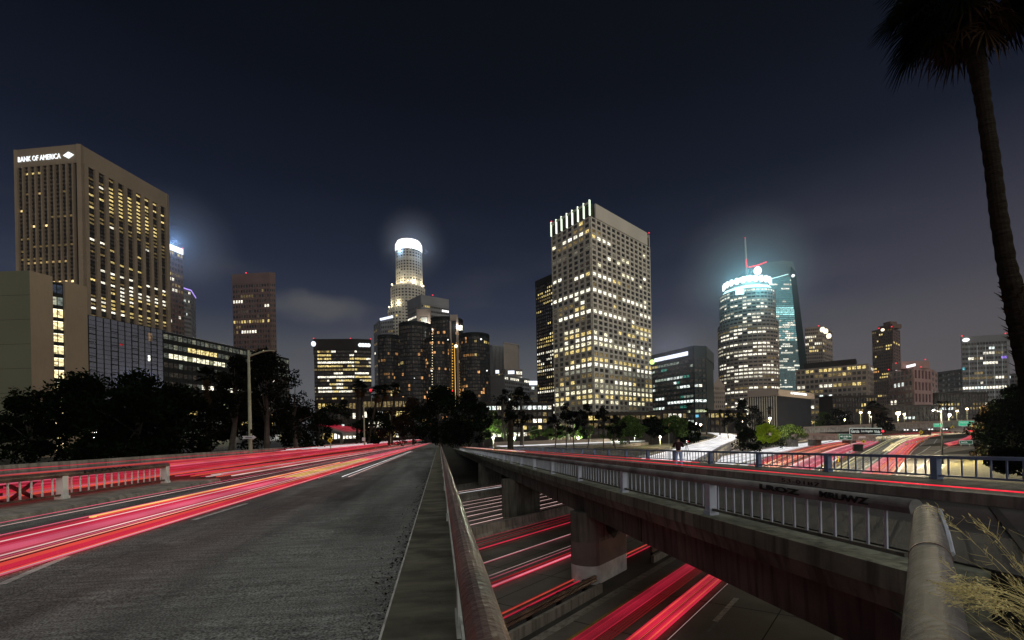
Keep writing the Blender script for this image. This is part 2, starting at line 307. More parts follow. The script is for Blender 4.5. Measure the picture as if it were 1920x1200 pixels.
class Bld:
    def __init__(s, name, label, cat='building', group=None):
        s.root = empty(name, label, cat, group); s.wins = []; s.g = {}
    def mb(s, part, mat):
        k = (part, mat)
        if k not in s.g: s.g[k] = MB()
        return s.g[k]
    def facade(s, A, B, z0, z1, nc, nr, mx=0.25, mz=0.3, wall='tower_stone', lit=None, frame='wall_grid', proud=0.45, inset=0.05, sill=0.0, split=0, nrm=None, wv=None):
        A = Vector((A[0], A[1], 0)); B = Vector((B[0], B[1], 0)); d = (B-A); Ln = d.length; d.normalize(); n = Vector((d.y, -d.x, 0))
        if nrm is not None: n = nrm
        elif n.dot(-A) < 0: n = -n
        cw = Ln/nc; rh = (z1-z0)/nr; m = s.mb(frame, wall)
        if mx > 0:
            for i in range(nc+1):
                c = A+d*(i*cw); h = cw*mx/2; a = max(0, i*cw-h); b = min(Ln, i*cw+h); m.obox(A+d*a, A+d*b, 0, proud, z0, z1, n)
        if mz > 0:
            for j in range(nr+1):
                h = rh*mz/2; m.obox(A, B, 0, proud-0.08, max(z0, z0+j*rh-h), min(z1, z0+j*rh+h), n)
        for j in range(nr):
            for i in range(nc):
                c = lit[nr-1-j][i] if lit else OFF[0]
                x0 = i*cw+cw*mx/2; x1 = (i+1)*cw-cw*mx/2; za = z0+j*rh+rh*mz/2; zb = z0+(j+1)*rh-rh*mz/2
                s.wins.append((A+d*x0, A+d*x1, za, zb, n, c, inset))
    def core(s, poly, z0, z1, mat, part='wall'):
        m = MB(); m.prism(poly, z0, z1); return m.build(part, mat, s.root)
    def done(s, cap=100, glass='window_glass'):
        for (part, mat), m in s.g.items(): m.build(part, mat, s.root)
        def size(w_):
            c = (w_[0]+w_[1])*0.5; c.z = (w_[2]+w_[3])/2; D = max(c.dot(FW), 1); return -((w_[1]-w_[0]).length*abs(w_[4].dot(c.normalized()))*(w_[3]-w_[2])/D/D)
        ws = sorted(s.wins, key=size)
        for w_ in ws[:cap]:
            m = MB(); m.obox(w_[0], w_[1], w_[6]*0.2, w_[6]*0.2+0.06, w_[2], w_[3], w_[4], w_[5]); m.build('window', glass, s.root, recalc=False)
        if len(ws) > cap:
            m = MB()
            for w_ in ws[cap:]: m.obox(w_[0], w_[1], w_[6]*0.2, w_[6]*0.2+0.06, w_[2], w_[3], w_[4], w_[5])
            o = m.build('window', glass, s.root, recalc=False); o['kind'] = 'stuff'
        if s.g:
            pass
        return s
def corners(D0, i0, pts):
    """pts [(px, ytop)...] all on one level roof; returns xy points and the roof height."""
    q0 = ray(*pts[i0]); z = q0.z*D0; res = []
    for p in pts: q = ray(*p); t = z/q.z; res.append(Vector((q.x*t, q.y*t, 0)))
    return res, z
def zat(xy, px, py):          # height of the pixel row py at ground point xy
    D = xy.dot(FW); q = ray(px, py); return q.z*D*1.0
def close(c):                 # footprint from left, near, right corners
    return [c[0], c[1], c[2], c[0]+c[2]-c[1]]
def back(c, depth):           # footprint from one visible face
    d = (c[1]-c[0]).normalized(); n = Vector((-d.y, d.x, 0))
    if n.dot(c[0]) < 0: n = -n
    return [c[0], c[1], c[1]+n*depth, c[0]+n*depth]
def beacon(p, parent, r=0.9, mat='glow_red'):
    m = MB(); m.ball(p, r*.6, 8); return m.build('beacon', mat, parent)
ZB = -10.0
def lerp(a, b, t): return a+(b-a)*t

# ---- big bank tower, left
def bank_tower():
    b = Bld('bank_tower', 'tall beige tower with deep vertical fins and a lit bank sign at its top')
    c, z = corners(340, 1, [(33, 283), (150, 272), (311, 364)])
    H = z; zband = H*(1-0.062)
    fp = close(c); b.core([lerp(p, (fp[0]+fp[1]+fp[2]+fp[3])*0.25, 0.015) for p in fp], ZB, H-1.5, 'dark_facade', 'wall')
    n1 = Vector((0, 0, 0))
    # solid roof band and corner piers
    for A, B in ((c[0], c[1]), (c[1], c[2]), (c[2], fp[3]), (fp[3], c[0])):
        d = (B-A).normalized(); n = Vector((d.y, -d.x, 0)); n = n if n.dot(A+B-(fp[0]+fp[1]+fp[2]+fp[3])*0.5) > 0 else -n
        b.mb('roof_band', 'beige_wall').obox(A, B, -2, 1.2, zband, H, n)
    for p in fp:
        q = [(p.x+x, p.y+y) for x, y in ((-1.5, -1.5), (1.5, -1.5), (1.5, 1.5), (-1.5, 1.5))]; b.mb('corner_pier', 'beige_wall').prism(q, ZB, H-0.01)
    nr = 46; zl = H*0.30
    nr = 46
    spec = [(r_, 2, 6, YEL, .95) for r_ in (2, 3, 4, 5, 6)]+[(r_, 5, 8, YEL, .8) for r_ in (4, 5, 6, 7)]+[(3, 1, 2, WHITE, 1), (4, 1, 2, YEL, .7), (14, 0, 2, WHITE, 1), (14, 5, 6, YEL, 1), (19, 0, 9, WHITE, .8), (20, 2, 9, YEL, .5)]
    spec += [(22, 3, 9, WHITE, .8), (23, 3, 5, WHITE, .9), (26, 0, 9, YEL, .5), (29, 1, 9, AMB, .8), (32, 1, 9, YEL, .8), (33, 2, 9, WHITE, .9), (34, 3, 9, WHITE, .8), (9, 0, 9, AMB, .7), (10, 2, 9, AMB, .5)]
    spec = [(int(q[0]*1.28),)+q[1:] for q in spec]; spec += [(q[0]+1,)+q[1:] for q in spec if q[0] < 12 and q[2]-q[1] > 2]
    lt = lits(11, 9, nr, .3, .6, .1, (YEL, WHITE, AMB), (3, 2, 7), spec)
    d = (c[2]-c[1]); A = c[1]+d*0.035; B = c[2]-d*0.02
    b.facade(A, B, zl, zband, 9, nr, 0.27, 0.48, 'dark_facade', lt, 'spandrel', 0.5)
    dn = d.normalized(); n = Vector((dn.y, -dn.x, 0)); n = n if n.dot(-A) > 0 else -n
    for i in range(10):
        p = lerp(A, B, i/9); m = MB(); m.obox(p-dn*1.2, p+dn*1.2, 0, 2.4, ZB, zband+0.3, n); m.build('fin', 'beige_wall', b.root)
    spec = [(8, 0, 1, YEL, 1), (11, 2, 3, YEL, 1), (11, 4, 5, YEL, 1), (5, 3, 4, AMB, 1), (22, 4, 9, YEL, 1), (18, 0, 9, AMB, .7), (31, 3, 9, AMB, .7), (27, 0, 4, AMB, .6)]
    spec = [(int(q[0]*1.28), q[1], q[2], (1.3, .95, .4) if q[3] is YEL else (.35, .24, .1), q[4]) for q in spec]; lt = lits(12, 9, nr, .6, .4, 0, (AMB, YEL), (6, 1), spec)
    d = (c[1]-c[0]); A = c[0]+d*0.02; B = c[1]-d*0.09
    b.facade(A, B, zl, zband, 9, nr, 0.2, 0.45, 'dark_facade', lt, 'spandrel', 0.5)
    dn = d.normalized(); n = Vector((dn.y, -dn.x, 0)); n = n if n.dot(-A) > 0 else -n
    for i in range(10):
        p = lerp(A, B, i/9); m = MB(); m.obox(p-dn*.6, p+dn*.6, 0, 1.9, ZB, zband+0.3, n); m.build('fin', 'beige_wall', b.root)
    Lw = (c[1]-c[0]).length; zt = H*(1-0.044)
    textmesh('sign_lettering', 'BANK OF AMERICA', 'glow_logo', c[0]+dn*Lw*0.045+n*1.5+Vector((0, 0, zt)), dn, (0, 0, 1), height=H*0.0175, width=Lw*0.68, depth=0.3, parent=b.root, bold=0.0)
    m = MB()                                              # the flag emblem: a lozenge of slanting bars
    o = c[0]+dn*Lw*0.855+n*1.5+Vector((0, 0, zt+H*0.008)); W_ = Lw*0.085; Hh = H*0.0115
    for k in range(5):
        t0 = -1+k*0.4; t1 = t0+0.33
        def dia(u, v): return o+dn*(W_*(u+v)/2)+Vector((0, 0, Hh*(v-u)/2))
        q = [dia(t0, -1), dia(t1, -1), dia(t1, 1), dia(t0, 1)]; m.hexa(q, [p+n*0.5 for p in q])
    m.build('sign_emblem', 'glow_logo', b.root)
    b.done()
bank_tower()

# ---- beige block with lit stair slot, far left
def beige_block():
    b = Bld('office_block', 'beige windowless concrete block split by a tall slot of lit stair landings, lower left')
    c, z = corners(150, 1, [(-90, 512), (55, 507), (98, 518)]); H = z
    fp = close(c); b.core(fp, ZB, H, 'beige_wall_green_shaded', 'wall')
    # joints on the left face and the right wing
    d = (c[1]-c[0]).normalized(); n = Vector((d.y, -d.x, 0)); n = n if n.dot(-c[1]) > 0 else -n
    for k in range(1, 7): b.mb('wall_joint', 'joint_black').obox(c[0], c[1], 0, 0.012, H-k*8.1, H-k*8.1+0.09, n)
    d2 = (c[2]-c[1]).normalized(); n2 = Vector((d2.y, -d2.x, 0)); n2 = n2 if n2.dot(-c[1]) > 0 else -n2
    b.mb('side_wall', 'beige_wall').obox(c[1], c[2], 0.0, 0.12, ZB, H-0.02, n2)
    w_, z2 = corners(150*1.0, 0, [(122, 527), (163, 537)])
    # second wing, set at its own depth so the slot stays recessed
    q0 = ray(122, 527); t0 = H*0.985/q0.z; q1 = ray(163, 537.5); t1 = H*0.985/q1.z
    W0 = Vector((q0.x*t0, q0.y*t0, 0)); W1 = Vector((q1.x*t1, q1.y*t1, 0)); fpw = back([W0, W1], 24); b.core(fpw, ZB, H*0.985, 'beige_wall', 'wing_wall')
    # recessed slot of lit landings
    S0 = lerp(c[2], W0, 0.02)-n2*1.3; S1 = lerp(c[2], W0, 0.98)-n2*1.3
    b.core(back([S0-n2*0.3, S1-n2*0.3], 16), ZB, H*0.975, 'dark_facade', 'slot_wall')
    nr = 14; spec = [(r_, 0, 2, (1.0, 0.82, 0.42), 1) for r_ in range(2, 14)]
    spec += [(0, 0, 2, (0.02, 0.03, 0.05), 1), (1, 0, 1, (0.3, 0.3, 0.22), 1), (1, 1, 2, (0.12, 0.14, 0.12), 1)]
    b.facade(S0, S1, -4, H*0.97, 2, nr, 0.10, 0.34, 'black_metal', lits(5, 2, nr, 0, 0, 1, spec=spec), 'slot_frame', 0.25, nrm=n2)
    for j in range(2, nr):                                 # ceiling strip lights of each landing
        zz = -4+(H*0.97+4)*(nr-j)/nr-0.95; b.mb('ceiling_light', 'glow_warm').obox(lerp(S0, S1, .05), lerp(S0, S1, .95), 0.1, 0.2, zz, zz+0.3, n2)
    b.done()
beige_block()

# ---- mirror-glass building behind the trees
def glass_block():
    b = Bld('glass_office', 'long low mirror-glass office with black window grid, right half lit inside')
    c, z = corners(180, 0, [(150, 587), (305, 619), (541, 671)]); H = z
    A, M_, B = c[0], c[1], c[2]
    d = (B-A).normalized(); n = Vector((d.y, -d.x, 0)); n = n if n.dot(-A) > 0 else -n
    b.core(back([A, M_], 30), ZB, H, 'mirror_glass', 'wall'); b.core(back([M_, B], 30), ZB, H-0.3, 'mirror_glass', 'lit_wall')
    m = b.mb('mullion', 'black_metal'); L1 = (M_-A).length
    for i in range(13):
        p = lerp(A, M_, i/12); m.obox(p-d*0.12, p+d*0.12, 0, 0.2, ZB, H, n)
    for k in range(0, 22):
        zz = H-k*1.9
        if zz > 0: m.obox(A, M_, 0, 0.12, zz-0.06, zz+0.06, n)
    for i in (1, 4, 7, 10):
        for k in range(7):
            zz = H-5.0-k*5.7; p0 = lerp(A, M_, i/12); p1 = lerp(A, M_, (i+1)/12)
            for zq in (zz, zz-2.4): m.obox(p0, p1, 0, 0.25, zq-0.12, zq+0.12, n)
    # reflections of signs, painted on the mirror glass as glowing patches
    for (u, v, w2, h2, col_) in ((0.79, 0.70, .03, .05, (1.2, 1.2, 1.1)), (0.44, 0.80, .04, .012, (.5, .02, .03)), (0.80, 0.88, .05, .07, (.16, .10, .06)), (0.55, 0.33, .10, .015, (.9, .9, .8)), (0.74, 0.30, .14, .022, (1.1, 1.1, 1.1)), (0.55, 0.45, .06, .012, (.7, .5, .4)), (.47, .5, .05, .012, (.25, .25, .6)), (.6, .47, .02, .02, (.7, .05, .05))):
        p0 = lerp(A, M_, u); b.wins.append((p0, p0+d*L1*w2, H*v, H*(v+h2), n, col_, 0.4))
    nr = 11; nc = 34
    lt = lits(21, nc, nr, .15, .55, .3, (YEL, WHITE, (0.30, 0.33, 0.20), (.10, .11, .09)), (3, 2, 4, 6), None, .8)
    for r_ in range(3):
        for i in range(nc): lt[r_][i] = (.05, .055, .045) if (i*7+r_) % 3 else (.11, .11, .08)
    for i in range(5, 12): lt[1][i] = (.75, .6, .25)
    for i in range(1, 14): lt[2][i] = (.9, .85, .6) if i % 5 else (.2, .2, .12)
    b.facade(M_, B, 2, H-0.5, nc, nr, 0.10, 0.50, 'black_metal', lt, 'mullion', 0.3)
    b.done(60)
glass_block()

# ---- generic rectangular tower
def tower(name, label, D0, i0, pts, styles, wall, wallmat=None, zlow=6, roof=None, cap=100, parapet=1.0, seed=1, depth=35, band=0.0, group=None, sill=None):
    b = Bld(name, label, group=group)
    c, z = corners(D0, i0, pts); H = z
    fp = close(c) if len(c) == 3 else (back(c, depth) if len(c) == 2 else list(c)+[c[-1]+c[-1].normalized()*depth, c[0]+c[0].normalized()*depth])
    b.core(fp, ZB, H, wallmat or wall, 'wall')
    m = b.mb('roof_edge', wall)
    ctr = sum((Vector(p) for p in fp), Vector())/len(fp)
    for A, B in zip(fp, fp[1:]+fp[:1]):
        d = (B-A).normalized(); n = Vector((d.y, -d.x, 0)); n = n if n.dot((A+B)*0.5-ctr) > 0 else -n
        m.obox(A, B, -0.6, 0.5, H-H*band-0.2, H+parapet, n)
    for k in range(len(c)-1):
        st = styles[k] if k < len(styles) else styles[-1]
        if not st: continue
        st = dict(st); nc = st.pop('nc'); nr = st.pop('nr'); lt = st.pop('lit', None) or lits(seed*10+k, nc, nr, **st.pop('litkw', {})); st.pop('litkw', None)
        A, B = c[k], c[k+1]; e0 = st.pop('e0', 0.01); e1 = st.pop('e1', 0.01)
        b.facade(lerp(A, B, e0), lerp(A, B, 1-e1), st.pop('z0', zlow), H*(1-band)-0.3, nc, nr, wall=st.pop('wall', wall), lit=lt, **st)
    b.H = H; b.c = c; b.fp = fp
    return b
# brown tower right behind the bank tower
b = tower('red_granite_tower', 'narrow red-brown tower with a glaring white roof sign behind the bank tower', 500, 0, [(296, 458), (343, 477)],
          [dict(nc=8, nr=26, mx=.25, mz=.45, litkw=dict(dark=.35, sparse=.45, band=.2, pal=(YEL, WHITE, AMB), pw=(3, 2, 5)))], 'brown_stone', zlow=60, seed=3)
A, B = b.c; d = (B-A).normalized(); n = Vector((d.y, -d.x, 0)); n = n if n.dot(-A) > 0 else -n
m = MB(); m.obox(lerp(A, B, .25), lerp(A, B, .97), 0.8, 1.6, b.H-1.0, b.H+5.5, n); m.build('roof_sign', 'glow_logo', b.root)
beacon((B.x, B.y, b.H+7), b.root, 1.3); b.done(60)
# slim glass tower with violet roof line
b = tower('slim_glass_tower', 'slim glass tower with a violet light line curving along its roof', 620, 0, [(341, 541), (357, 546), (366, 560)],
          [dict(nc=7, nr=24, mx=.18, mz=.5, litkw=dict(dark=.3, sparse=.65, band=.05, pal=(COOL, WHITE, DIM), pw=(2, 2, 7))), dict(nc=4, nr=24, mx=.18, mz=.5, litkw=dict(dark=.4, sparse=.6, band=0, pal=(COOL, DIM), pw=(2, 6)))], 'grey_facade', zlow=60, seed=4)
for A, B in ((b.c[0], b.c[1]), (b.c[1], b.c[2])):
    d = (B-A).normalized(); n = Vector((d.y, -d.x, 0)); n = n if n.dot(-A) > 0 else -n
    m = MB(); m.obox(A, B, 0.6, 1.2, b.H+0.4, b.H+1.9, n); m.build('roof_light', 'glow_violet', b.root)
b.done(60)
# brown tower
sp = [(3, 0, 4, WHITE, 1), (4, 12, 14, WHITE, 1), (7, 0, 14, YEL, .7), (9, 3, 9, WHITE, 1), (13, 6, 13, YEL, .7), (1, 10, 14, AMB, .6)]
b = tower('brown_tower', 'square dark brown stone tower standing alone against the sky, red beacon on top', 600, 0, [(435, 516), (505, 512), (516, 513)],
          [dict(nc=14, nr=20, mx=.30, mz=.45, lit=lits(31, 14, 20, .3, .6, .1, (AMB, YEL, DIM), (4, 1, 4), sp)), dict(nc=3, nr=20, mx=.3, mz=.5, litkw=dict(dark=.9, sparse=.1, band=0))], 'brown_stone', zlow=70, seed=5, band=.055)
beacon(lerp(b.c[0], b.c[1], .38)+Vector((0, 0, b.H+2)), b.root, 1.5); b.done()
# wide slab with lit bands
sp = [(0, 0, 6, AMB, .5), (1, 0, 6, YEL, .9), (1, 14, 20, WHITE, .9), (2, 0, 6, YEL, .9), (2, 14, 20, YEL, 1), (3, 0, 20, WHITE, .95), (4, 0, 9, YEL, .95), (4, 15, 20, WHITE, .8), (5, 8, 10, AMB, 1), (6, 7, 11, WHITE, 1), (7, 2, 16, WHITE, 1), (8, 8, 16, YEL, .8), (9, 8, 11, WHITE, 1), (10, 0, 6, WHITE, 1), (10, 8, 11, WHITE, 1), (10, 15, 19, YEL, 1), (13, 3, 14, YEL, .4), (16, 0, 18, YEL, .5), (19, 0, 4, WHITE, 1), (20, 0, 18, YEL, .5)]
b = tower('wide_office_slab', 'wide dark office slab with many lit floors and a white sign at each top corner', 520, 1, [(588, 637), (594, 637.5), (664, 637), (695, 638)],
          [dict(nc=2, nr=22, mx=.2, mz=.5, litkw=dict(dark=.4, sparse=.6, band=0, pal=(AMB,), pw=(1,))), dict(nc=16, nr=22, mx=.05, mz=.5, lit=lits(41, 16, 22, .15, .55, .3, (YEL, AMB, WHITE), (3, 5, 2), sp)),
           dict(nc=7, nr=22, mx=.05, mz=.5, lit=lits(42, 7, 22, .3, .4, .3, (WHITE, YEL, AMB), (4, 3, 3)))], 'dark_facade', zlow=8, seed=6, band=.10)
A, B = b.c[2], b.c[3]; d = (B-A).normalized(); n = Vector((d.y, -d.x, 0)); n = n if n.dot(-A) > 0 else -n
m = MB(); zc = b.H*.945
for k in range(4): m.ball(lerp(A, B, .36+k*.17)+n*1.2+Vector((0, 0, zc)), 2.3, 10)
m.obox(lerp(A, B, .3), lerp(A, B, .95), .6, 1.4, zc-1.5, zc+1.5, n); m.build('roof_sign', 'glow_logo', b.root)
m = MB(); m.ball(b.c[0]+n*1.5+Vector((0, 0, b.H*.955)), 2.6, 10, sz=1.2); m.build('roof_sign', 'glow_blueish', b.root)
for t_ in (b.c[0], lerp(b.c[1], b.c[2], .9), b.c[3]): beacon(t_+Vector((0, 0, b.H+1.5)), b.root, 1.1)
b.done()

# ---- round stepped crown tower (tallest)
def cyl_face(b, cx, cy, r, z0, z1, nc, nr, a0, a1, wall, lit, mx=.3, mz=.4, frame='wall_grid', proud=.5):
    pts = [Vector((cx+r*math.cos(lerp(a0, a1, i/nc)), cy+r*math.sin(lerp(a0, a1, i/nc)), 0)) for i in range(nc+1)]
    for i in range(nc):
        mid = (pts[i]+pts[i+1])*0.5-Vector((cx, cy, 0)); n = mid.normalized()
        b.facade(pts[i], pts[i+1], z0, z1, 1, nr, mx, mz, wall, [[row[i]] for row in lit], frame, proud, nrm=n)
def ngon(cx, cy, r, n=28, a=0): return [(cx+r*math.cos(a+2*math.pi*i/n), cy+r*math.sin(a+2*math.pi*i/n)) for i in range(n)]
def round_tower():
    b = Bld('stepped_round_tower', 'tallest stepped round tower with blazing white glass crown')
    D = 700; c = P(773, 800, D); cx, cy = c.x, c.y; ang = math.atan2(-cy, -cx)
    def z(y): return ray(773, y).z*D
    px = D/F
    steps = [(24, 472, 540, 0), (29, 540, 600, -2), (36, 565, 660, -6)]
    r1 = 24*px; r2 = 31*px; r3 = 38*px
    b.core(ngon(cx, cy, r1*.97), z(700), z(470), 'tower_stone', 'shaft_wall')
    q = Vector((cx, cy, 0))-RT*3*px; b.core(ngon(q.x, q.y, r2*.97), z(760), z(541), 'tower_stone', 'middle_wall')
    q3 = Vector((cx, cy, 0))-RT*9*px; b.core(ngon(q3.x, q3.y, r2*.97), z(800), z(582), 'tower_stone', 'lower_wall')
    b.core(ngon(q3.x, q3.y, r2*.99, 12), ZB, z(640), 'grey_facade', 'base_wall')
    kw = dict(dark=.2, sparse=.5, band=.3, pal=(WHITE, (.35, .33, .27), (.2, .19, .16)), pw=(3, 4, 6))
    cyl_face(b, cx, cy, r1, z(552), z(474), 14, 15, ang-1.6, ang+1.6, 'tower_stone', lits(51, 14, 15, **kw), .42, .45)
    cyl_face(b, q.x, q.y, r2, z(640), z(543), 16, 18, ang-1.6, ang+1.6, 'tower_stone', lits(52, 16, 18, .4, .5, .1, (YEL, (.2, .18, .12), AMB), (1, 4, 4)), .42, .45)
    cyl_face(b, q3.x, q3.y, r2, z(690), z(584), 16, 18, ang-1.6, ang+1.6, 'tower_stone', lits(53, 16, 18, .5, .4, .1, (YEL, (.2, .18, .12), AMB), (1, 4, 4)), .42, .45)
    m = MB(); m.sweep([[(x, y, zz) for x, y in ngon(cx, cy, rr, 32)] for rr, zz in ((r1*1.02, z(475)), (r1*1.04, z(468)), (r1*1.02, z(461)), (r1*.9, z(455.5)), (r1*.5, z(454.5)))], True); m.build('glass_crown', 'glow_white', b.root)
    # floodlights on the setbacks
    for (bx, by, zz, rr, en) in ((q.x, q.y, z(541)+2, r2*.98, 1), (q3.x, q3.y, z(582)+2, r2*.98, 1)):
        for k in range(4):
            a = ang-1.2+k*.8; m = MB(); m.ball((bx+rr*math.cos(a), by+rr*math.sin(a), zz), 1.4, 8); o = m.build('floodlight', 'glow_warm', b.root)
            ld = bpy.data.lights.new('floodlight_lamp', 'POINT'); ld.energy = 9000; ld.color = (1, .88, .6); ld.shadow_soft_size = 1.5
            lo = bpy.data.objects.new('floodlight_lamp', ld); col.objects.link(lo); lo.parent = b.root; lo.location = (bx+(rr+1.5)*math.cos(a), by+(rr+1.5)*math.sin(a), zz+3)
    m = MB(); zz = z(529.5); m.sweep([[(x, y, h) for x, y in ngon(cx, cy, r1*1.035, 32)] for h in (zz-1.2, zz+1.2)], True); 
    b.done()
round_tower()
# curved grey tower left of it
b = tower('curved_grey_tower', 'grey tower with a white light strip on its stepped top, left of the round tower', 640, 1, [(701, 611), (714, 601), (737, 599)],
          [dict(nc=4, nr=24, mx=.3, mz=.5, litkw=dict(dark=.6, sparse=.4, band=0, pal=(AMB, WHITE), pw=(3, 1))), dict(nc=7, nr=24, mx=.3, mz=.5, litkw=dict(dark=.5, sparse=.4, band=.1, pal=(AMB, WHITE), pw=(3, 1)))], 'grey_facade', zlow=10, seed=8)
m = MB(); m.tube([lerp(b.c[1], b.c[2], t_)+Vector((0, 0, b.H+1+2.5*t_))-FW*2 for t_ in (0, .3, .6, 1)], 1.7, 8); m.build('roof_light', 'glow_blueish', b.root); b.done(60)
# dark grey tower right of it
sp = [(3, 0, 12, WHITE, 1)]
b = tower('dark_grey_tower', 'dark grey tower with one bright floor and small white sign, beside the round tower', 560, 1, [(764, 566), (789, 554), (841, 563)],
          [dict(nc=9, nr=12, mx=.12, mz=.55, lit=lits(61, 9, 12, .9, .1, 0, spec=[(2, 0, 9, WHITE, 1)])), dict(nc=16, nr=12, mx=.05, mz=.55, lit=lits(62, 16, 12, .95, .05, 0, spec=[(2, 0, 5, WHITE, 1)]))], 'grey_facade', zlow=95, seed=9, band=.055)
A, B = b.c[1], b.c[2]; d = (B-A).normalized(); n = Vector((d.y, -d.x, 0)); n = n if n.dot(-A) > 0 else -n
m = MB()
for k in range(5): m.obox(lerp(A, B, .74+k*.052), lerp(A, B, .775+k*.052), .7, 1.2, b.H*.905, b.H*.92, n)
m.build('roof_sign', 'glow_white', b.root); beacon(lerp(A, B, .42)+Vector((0, 0, b.H+3)), b.root, 1.3); b.done(60)

# ---- round dark-glass hotel towers
def hotel():
    root = Bld('round_hotel', 'cluster of dark round glass hotel towers with concrete lift cores and scattered orange windows')
    b = root
    def cyl(xl, xr, yt, D, seed, part, kw=None, nf=26):
        c = P((xl+xr)/2, 800, D); r = (xr-xl)/2/F*D*.985; zt = ray((xl+xr)/2, yt).z*D; ang = math.atan2(-c.y, -c.x)
        b.core(ngon(c.x, c.y, r*.985, 40), ZB, zt, 'black_glass_wall', part)
        b.core(ngon(c.x, c.y, r*1.02, 40), zt, zt+1.6, 'black_metal', 'roof_rim')
        m = b.mb('mullion', 'dark_facade')
        for k in range(0, 44):
            a = 2*math.pi*k/44; p = Vector((c.x+r*math.cos(a), c.y+r*math.sin(a), 0)); t = Vector((-math.sin(a), math.cos(a), 0)); n = Vector((math.cos(a), math.sin(a), 0))
            if n.dot(c) < 0: m.obox(p-t*.1, p+t*.1, -.3, .22, ZB, zt, n)
        nc = 18; lt = lits(seed, nc, nf, .35, .65, 0, (ORG, YEL, (.28, .14, .05)), (3, 2, 3))
        for row in lt:
            for i in range(nc):
                if sum(row[i]) > .1 and b_r.random() < .62: row[i] = OFF[2]
        cyl_face(b, c.x, c.y, r, 8, zt-2, nc, nf, ang-1.5, ang+1.5, 'black_metal', lt, .18, .30, 'floor_edge', .12)
        return c, r, zt
    b_r = random.Random(3)
    cyl(806, 872, 604, 470, 71, 'central_tower', nf=30)
    c1 = cyl(752, 810, 612, 430, 72, 'tower_wall')
    cyl(712, 754, 634, 450, 73, 'tower_wall')
    cyl(864, 921, 632, 425, 74, 'tower_wall')
    cyl(800, 848, 640, 420, 75, 'tower_wall')
    # concrete cores and lift shafts
    def slab(x0, x1, y0, y1, D, mat='warm_facade', part='lift_core', th=6, lit=False):
        a = P(x0, 800, D); e_ = P(x1, 800, D); n = -Vector((a.x, a.y, 0)).normalized(); z0 = ray(x0, y1).z*D; z1 = ray(x0, y0).z*D
        m = MB(); m.obox(Vector((a.x, a.y, 0)), Vector((e_.x, e_.y, 0)), 0, th, z0, z1, n); m.build(part, mat, b.root)
    slab(785, 812, 583, 596, 436); slab(786, 791, 588, 606, 435); slab(806, 811, 588, 610, 435); slab(793, 805, 598, 614, 437, 'rail_white')
    slab(848, 862, 593, 604, 440); slab(851, 858, 604, 760, 430, 'black_metal', 'lift_shaft', 3)
    slab(859, 863, 596, 760, 431, 'warm_facade', 'lift_core', 5); slab(847, 850, 604, 760, 431, 'warm_facade', 'lift_core', 5); slab(860, 871, 613, 622, 433, 'rail_white')
    for (x, w_, y0, y1, mat) in ((855.2, 1.1, 650, 765, 'glow_amber'),):
        slab(x-w_/2, x+w_/2, y0, y1, 423, mat, 'shaft_light', .5)
    for k in range(22):                                   # lines of lamps up the lift shafts
        for x in (848.5, 862.5):
            p = P(x, 645+k*5.3, 424); m = b.mb('shaft_lamp', 'glow_amber'); m.ball(p, .55, 6)
    p = P(855, 649, 422); b.mb('entrance_lamp', 'glow_warm').ball(p, 1.7, 8)
    for (x, y, r_) in ((809, 695, .9), (777, 709, .5), (913, 695, .9), (902, 636, 1.1), (811, 618, .8), (840, 637, .8)):
        b.mb('wall_lamp', 'glow_white').ball(P(x, y, 400), r_*.8, 6)
    for y in range(616, 760, 5):
        b.mb('wall_lamp', 'glow_warm').ball(P(810.5+b_r.uniform(-.5, .5), y, 403), .33, 6)
    slab(880, 897, 628, 631, 427, 'glow_white', 'roof_light', 1)
    for x, y, D_, en in ((799, 606, 425, 9000), (858, 612, 425, 5000)):
        ld = bpy.data.lights.new('core_flood', 'POINT'); ld.energy = en; ld.color = (1, .93, .8); ld.shadow_soft_size = 1; lo = bpy.data.objects.new('core_flood', ld); col.objects.link(lo); lo.parent = b.root; lo.location = P(x, y, D_)
    b.done(100)
hotel()
# ---- far group between hotel and the white grid tower
b = tower('fluted_grey_tower', 'pale grey tower with close vertical ribs left of the blank beige slab', 640, 0, [(922, 648), (945, 650)], [dict(nc=9, nr=1, mx=.45, mz=.0, z0=60)], 'grey_facade', zlow=60, seed=10)
b.done()
b = tower('blank_beige_slab', 'blank beige slab tower with slanting top edge behind a lit violet sign', 600, 0, [(944, 643), (971, 647), (973, 652)], [None, None], 'warm_facade', seed=11); b.done()
b = tower('violet_signed_office', 'low office with two blurred violet-white roof signs and lit lower floors', 500, 1, [(921, 706), (948, 693), (979, 694)],
          [dict(nc=6, nr=12, mx=.2, mz=.45, litkw=dict(dark=.3, sparse=.4, band=.3)), dict(nc=8, nr=12, mx=.12, mz=.45, litkw=dict(dark=.3, sparse=.3, band=.4))], 'warm_facade', zlow=-2, seed=12)
for x, y, w_ in ((932.5, 697, 3.3), (958.5, 698, 6)):
    m = MB(); a = P(x-w_, y+3, 480); e_ = P(x+w_, y+3, 480); n = -Vector((a.x, a.y, 0)).normalized(); m.obox(Vector((a.x, a.y, 0)), Vector((e_.x, e_.y, 0)), 0, 1, ray(x, y+3.2).z*480, ray(x, y-2.8).z*480, n); m.build('roof_sign', 'glow_blueish', b.root)
b.done(80)
b = tower('lit_low_office', 'low office with long white-lit floors behind the slender street trees', 470, 0, [(945, 704), (992, 712)], [dict(nc=14, nr=14, mx=.1, mz=.45, litkw=dict(dark=.2, sparse=.4, band=.4, pal=(COOL, WHITE, AMB), pw=(2, 3, 4)))], 'grey_facade', zlow=-2, seed=13); b.done(80)
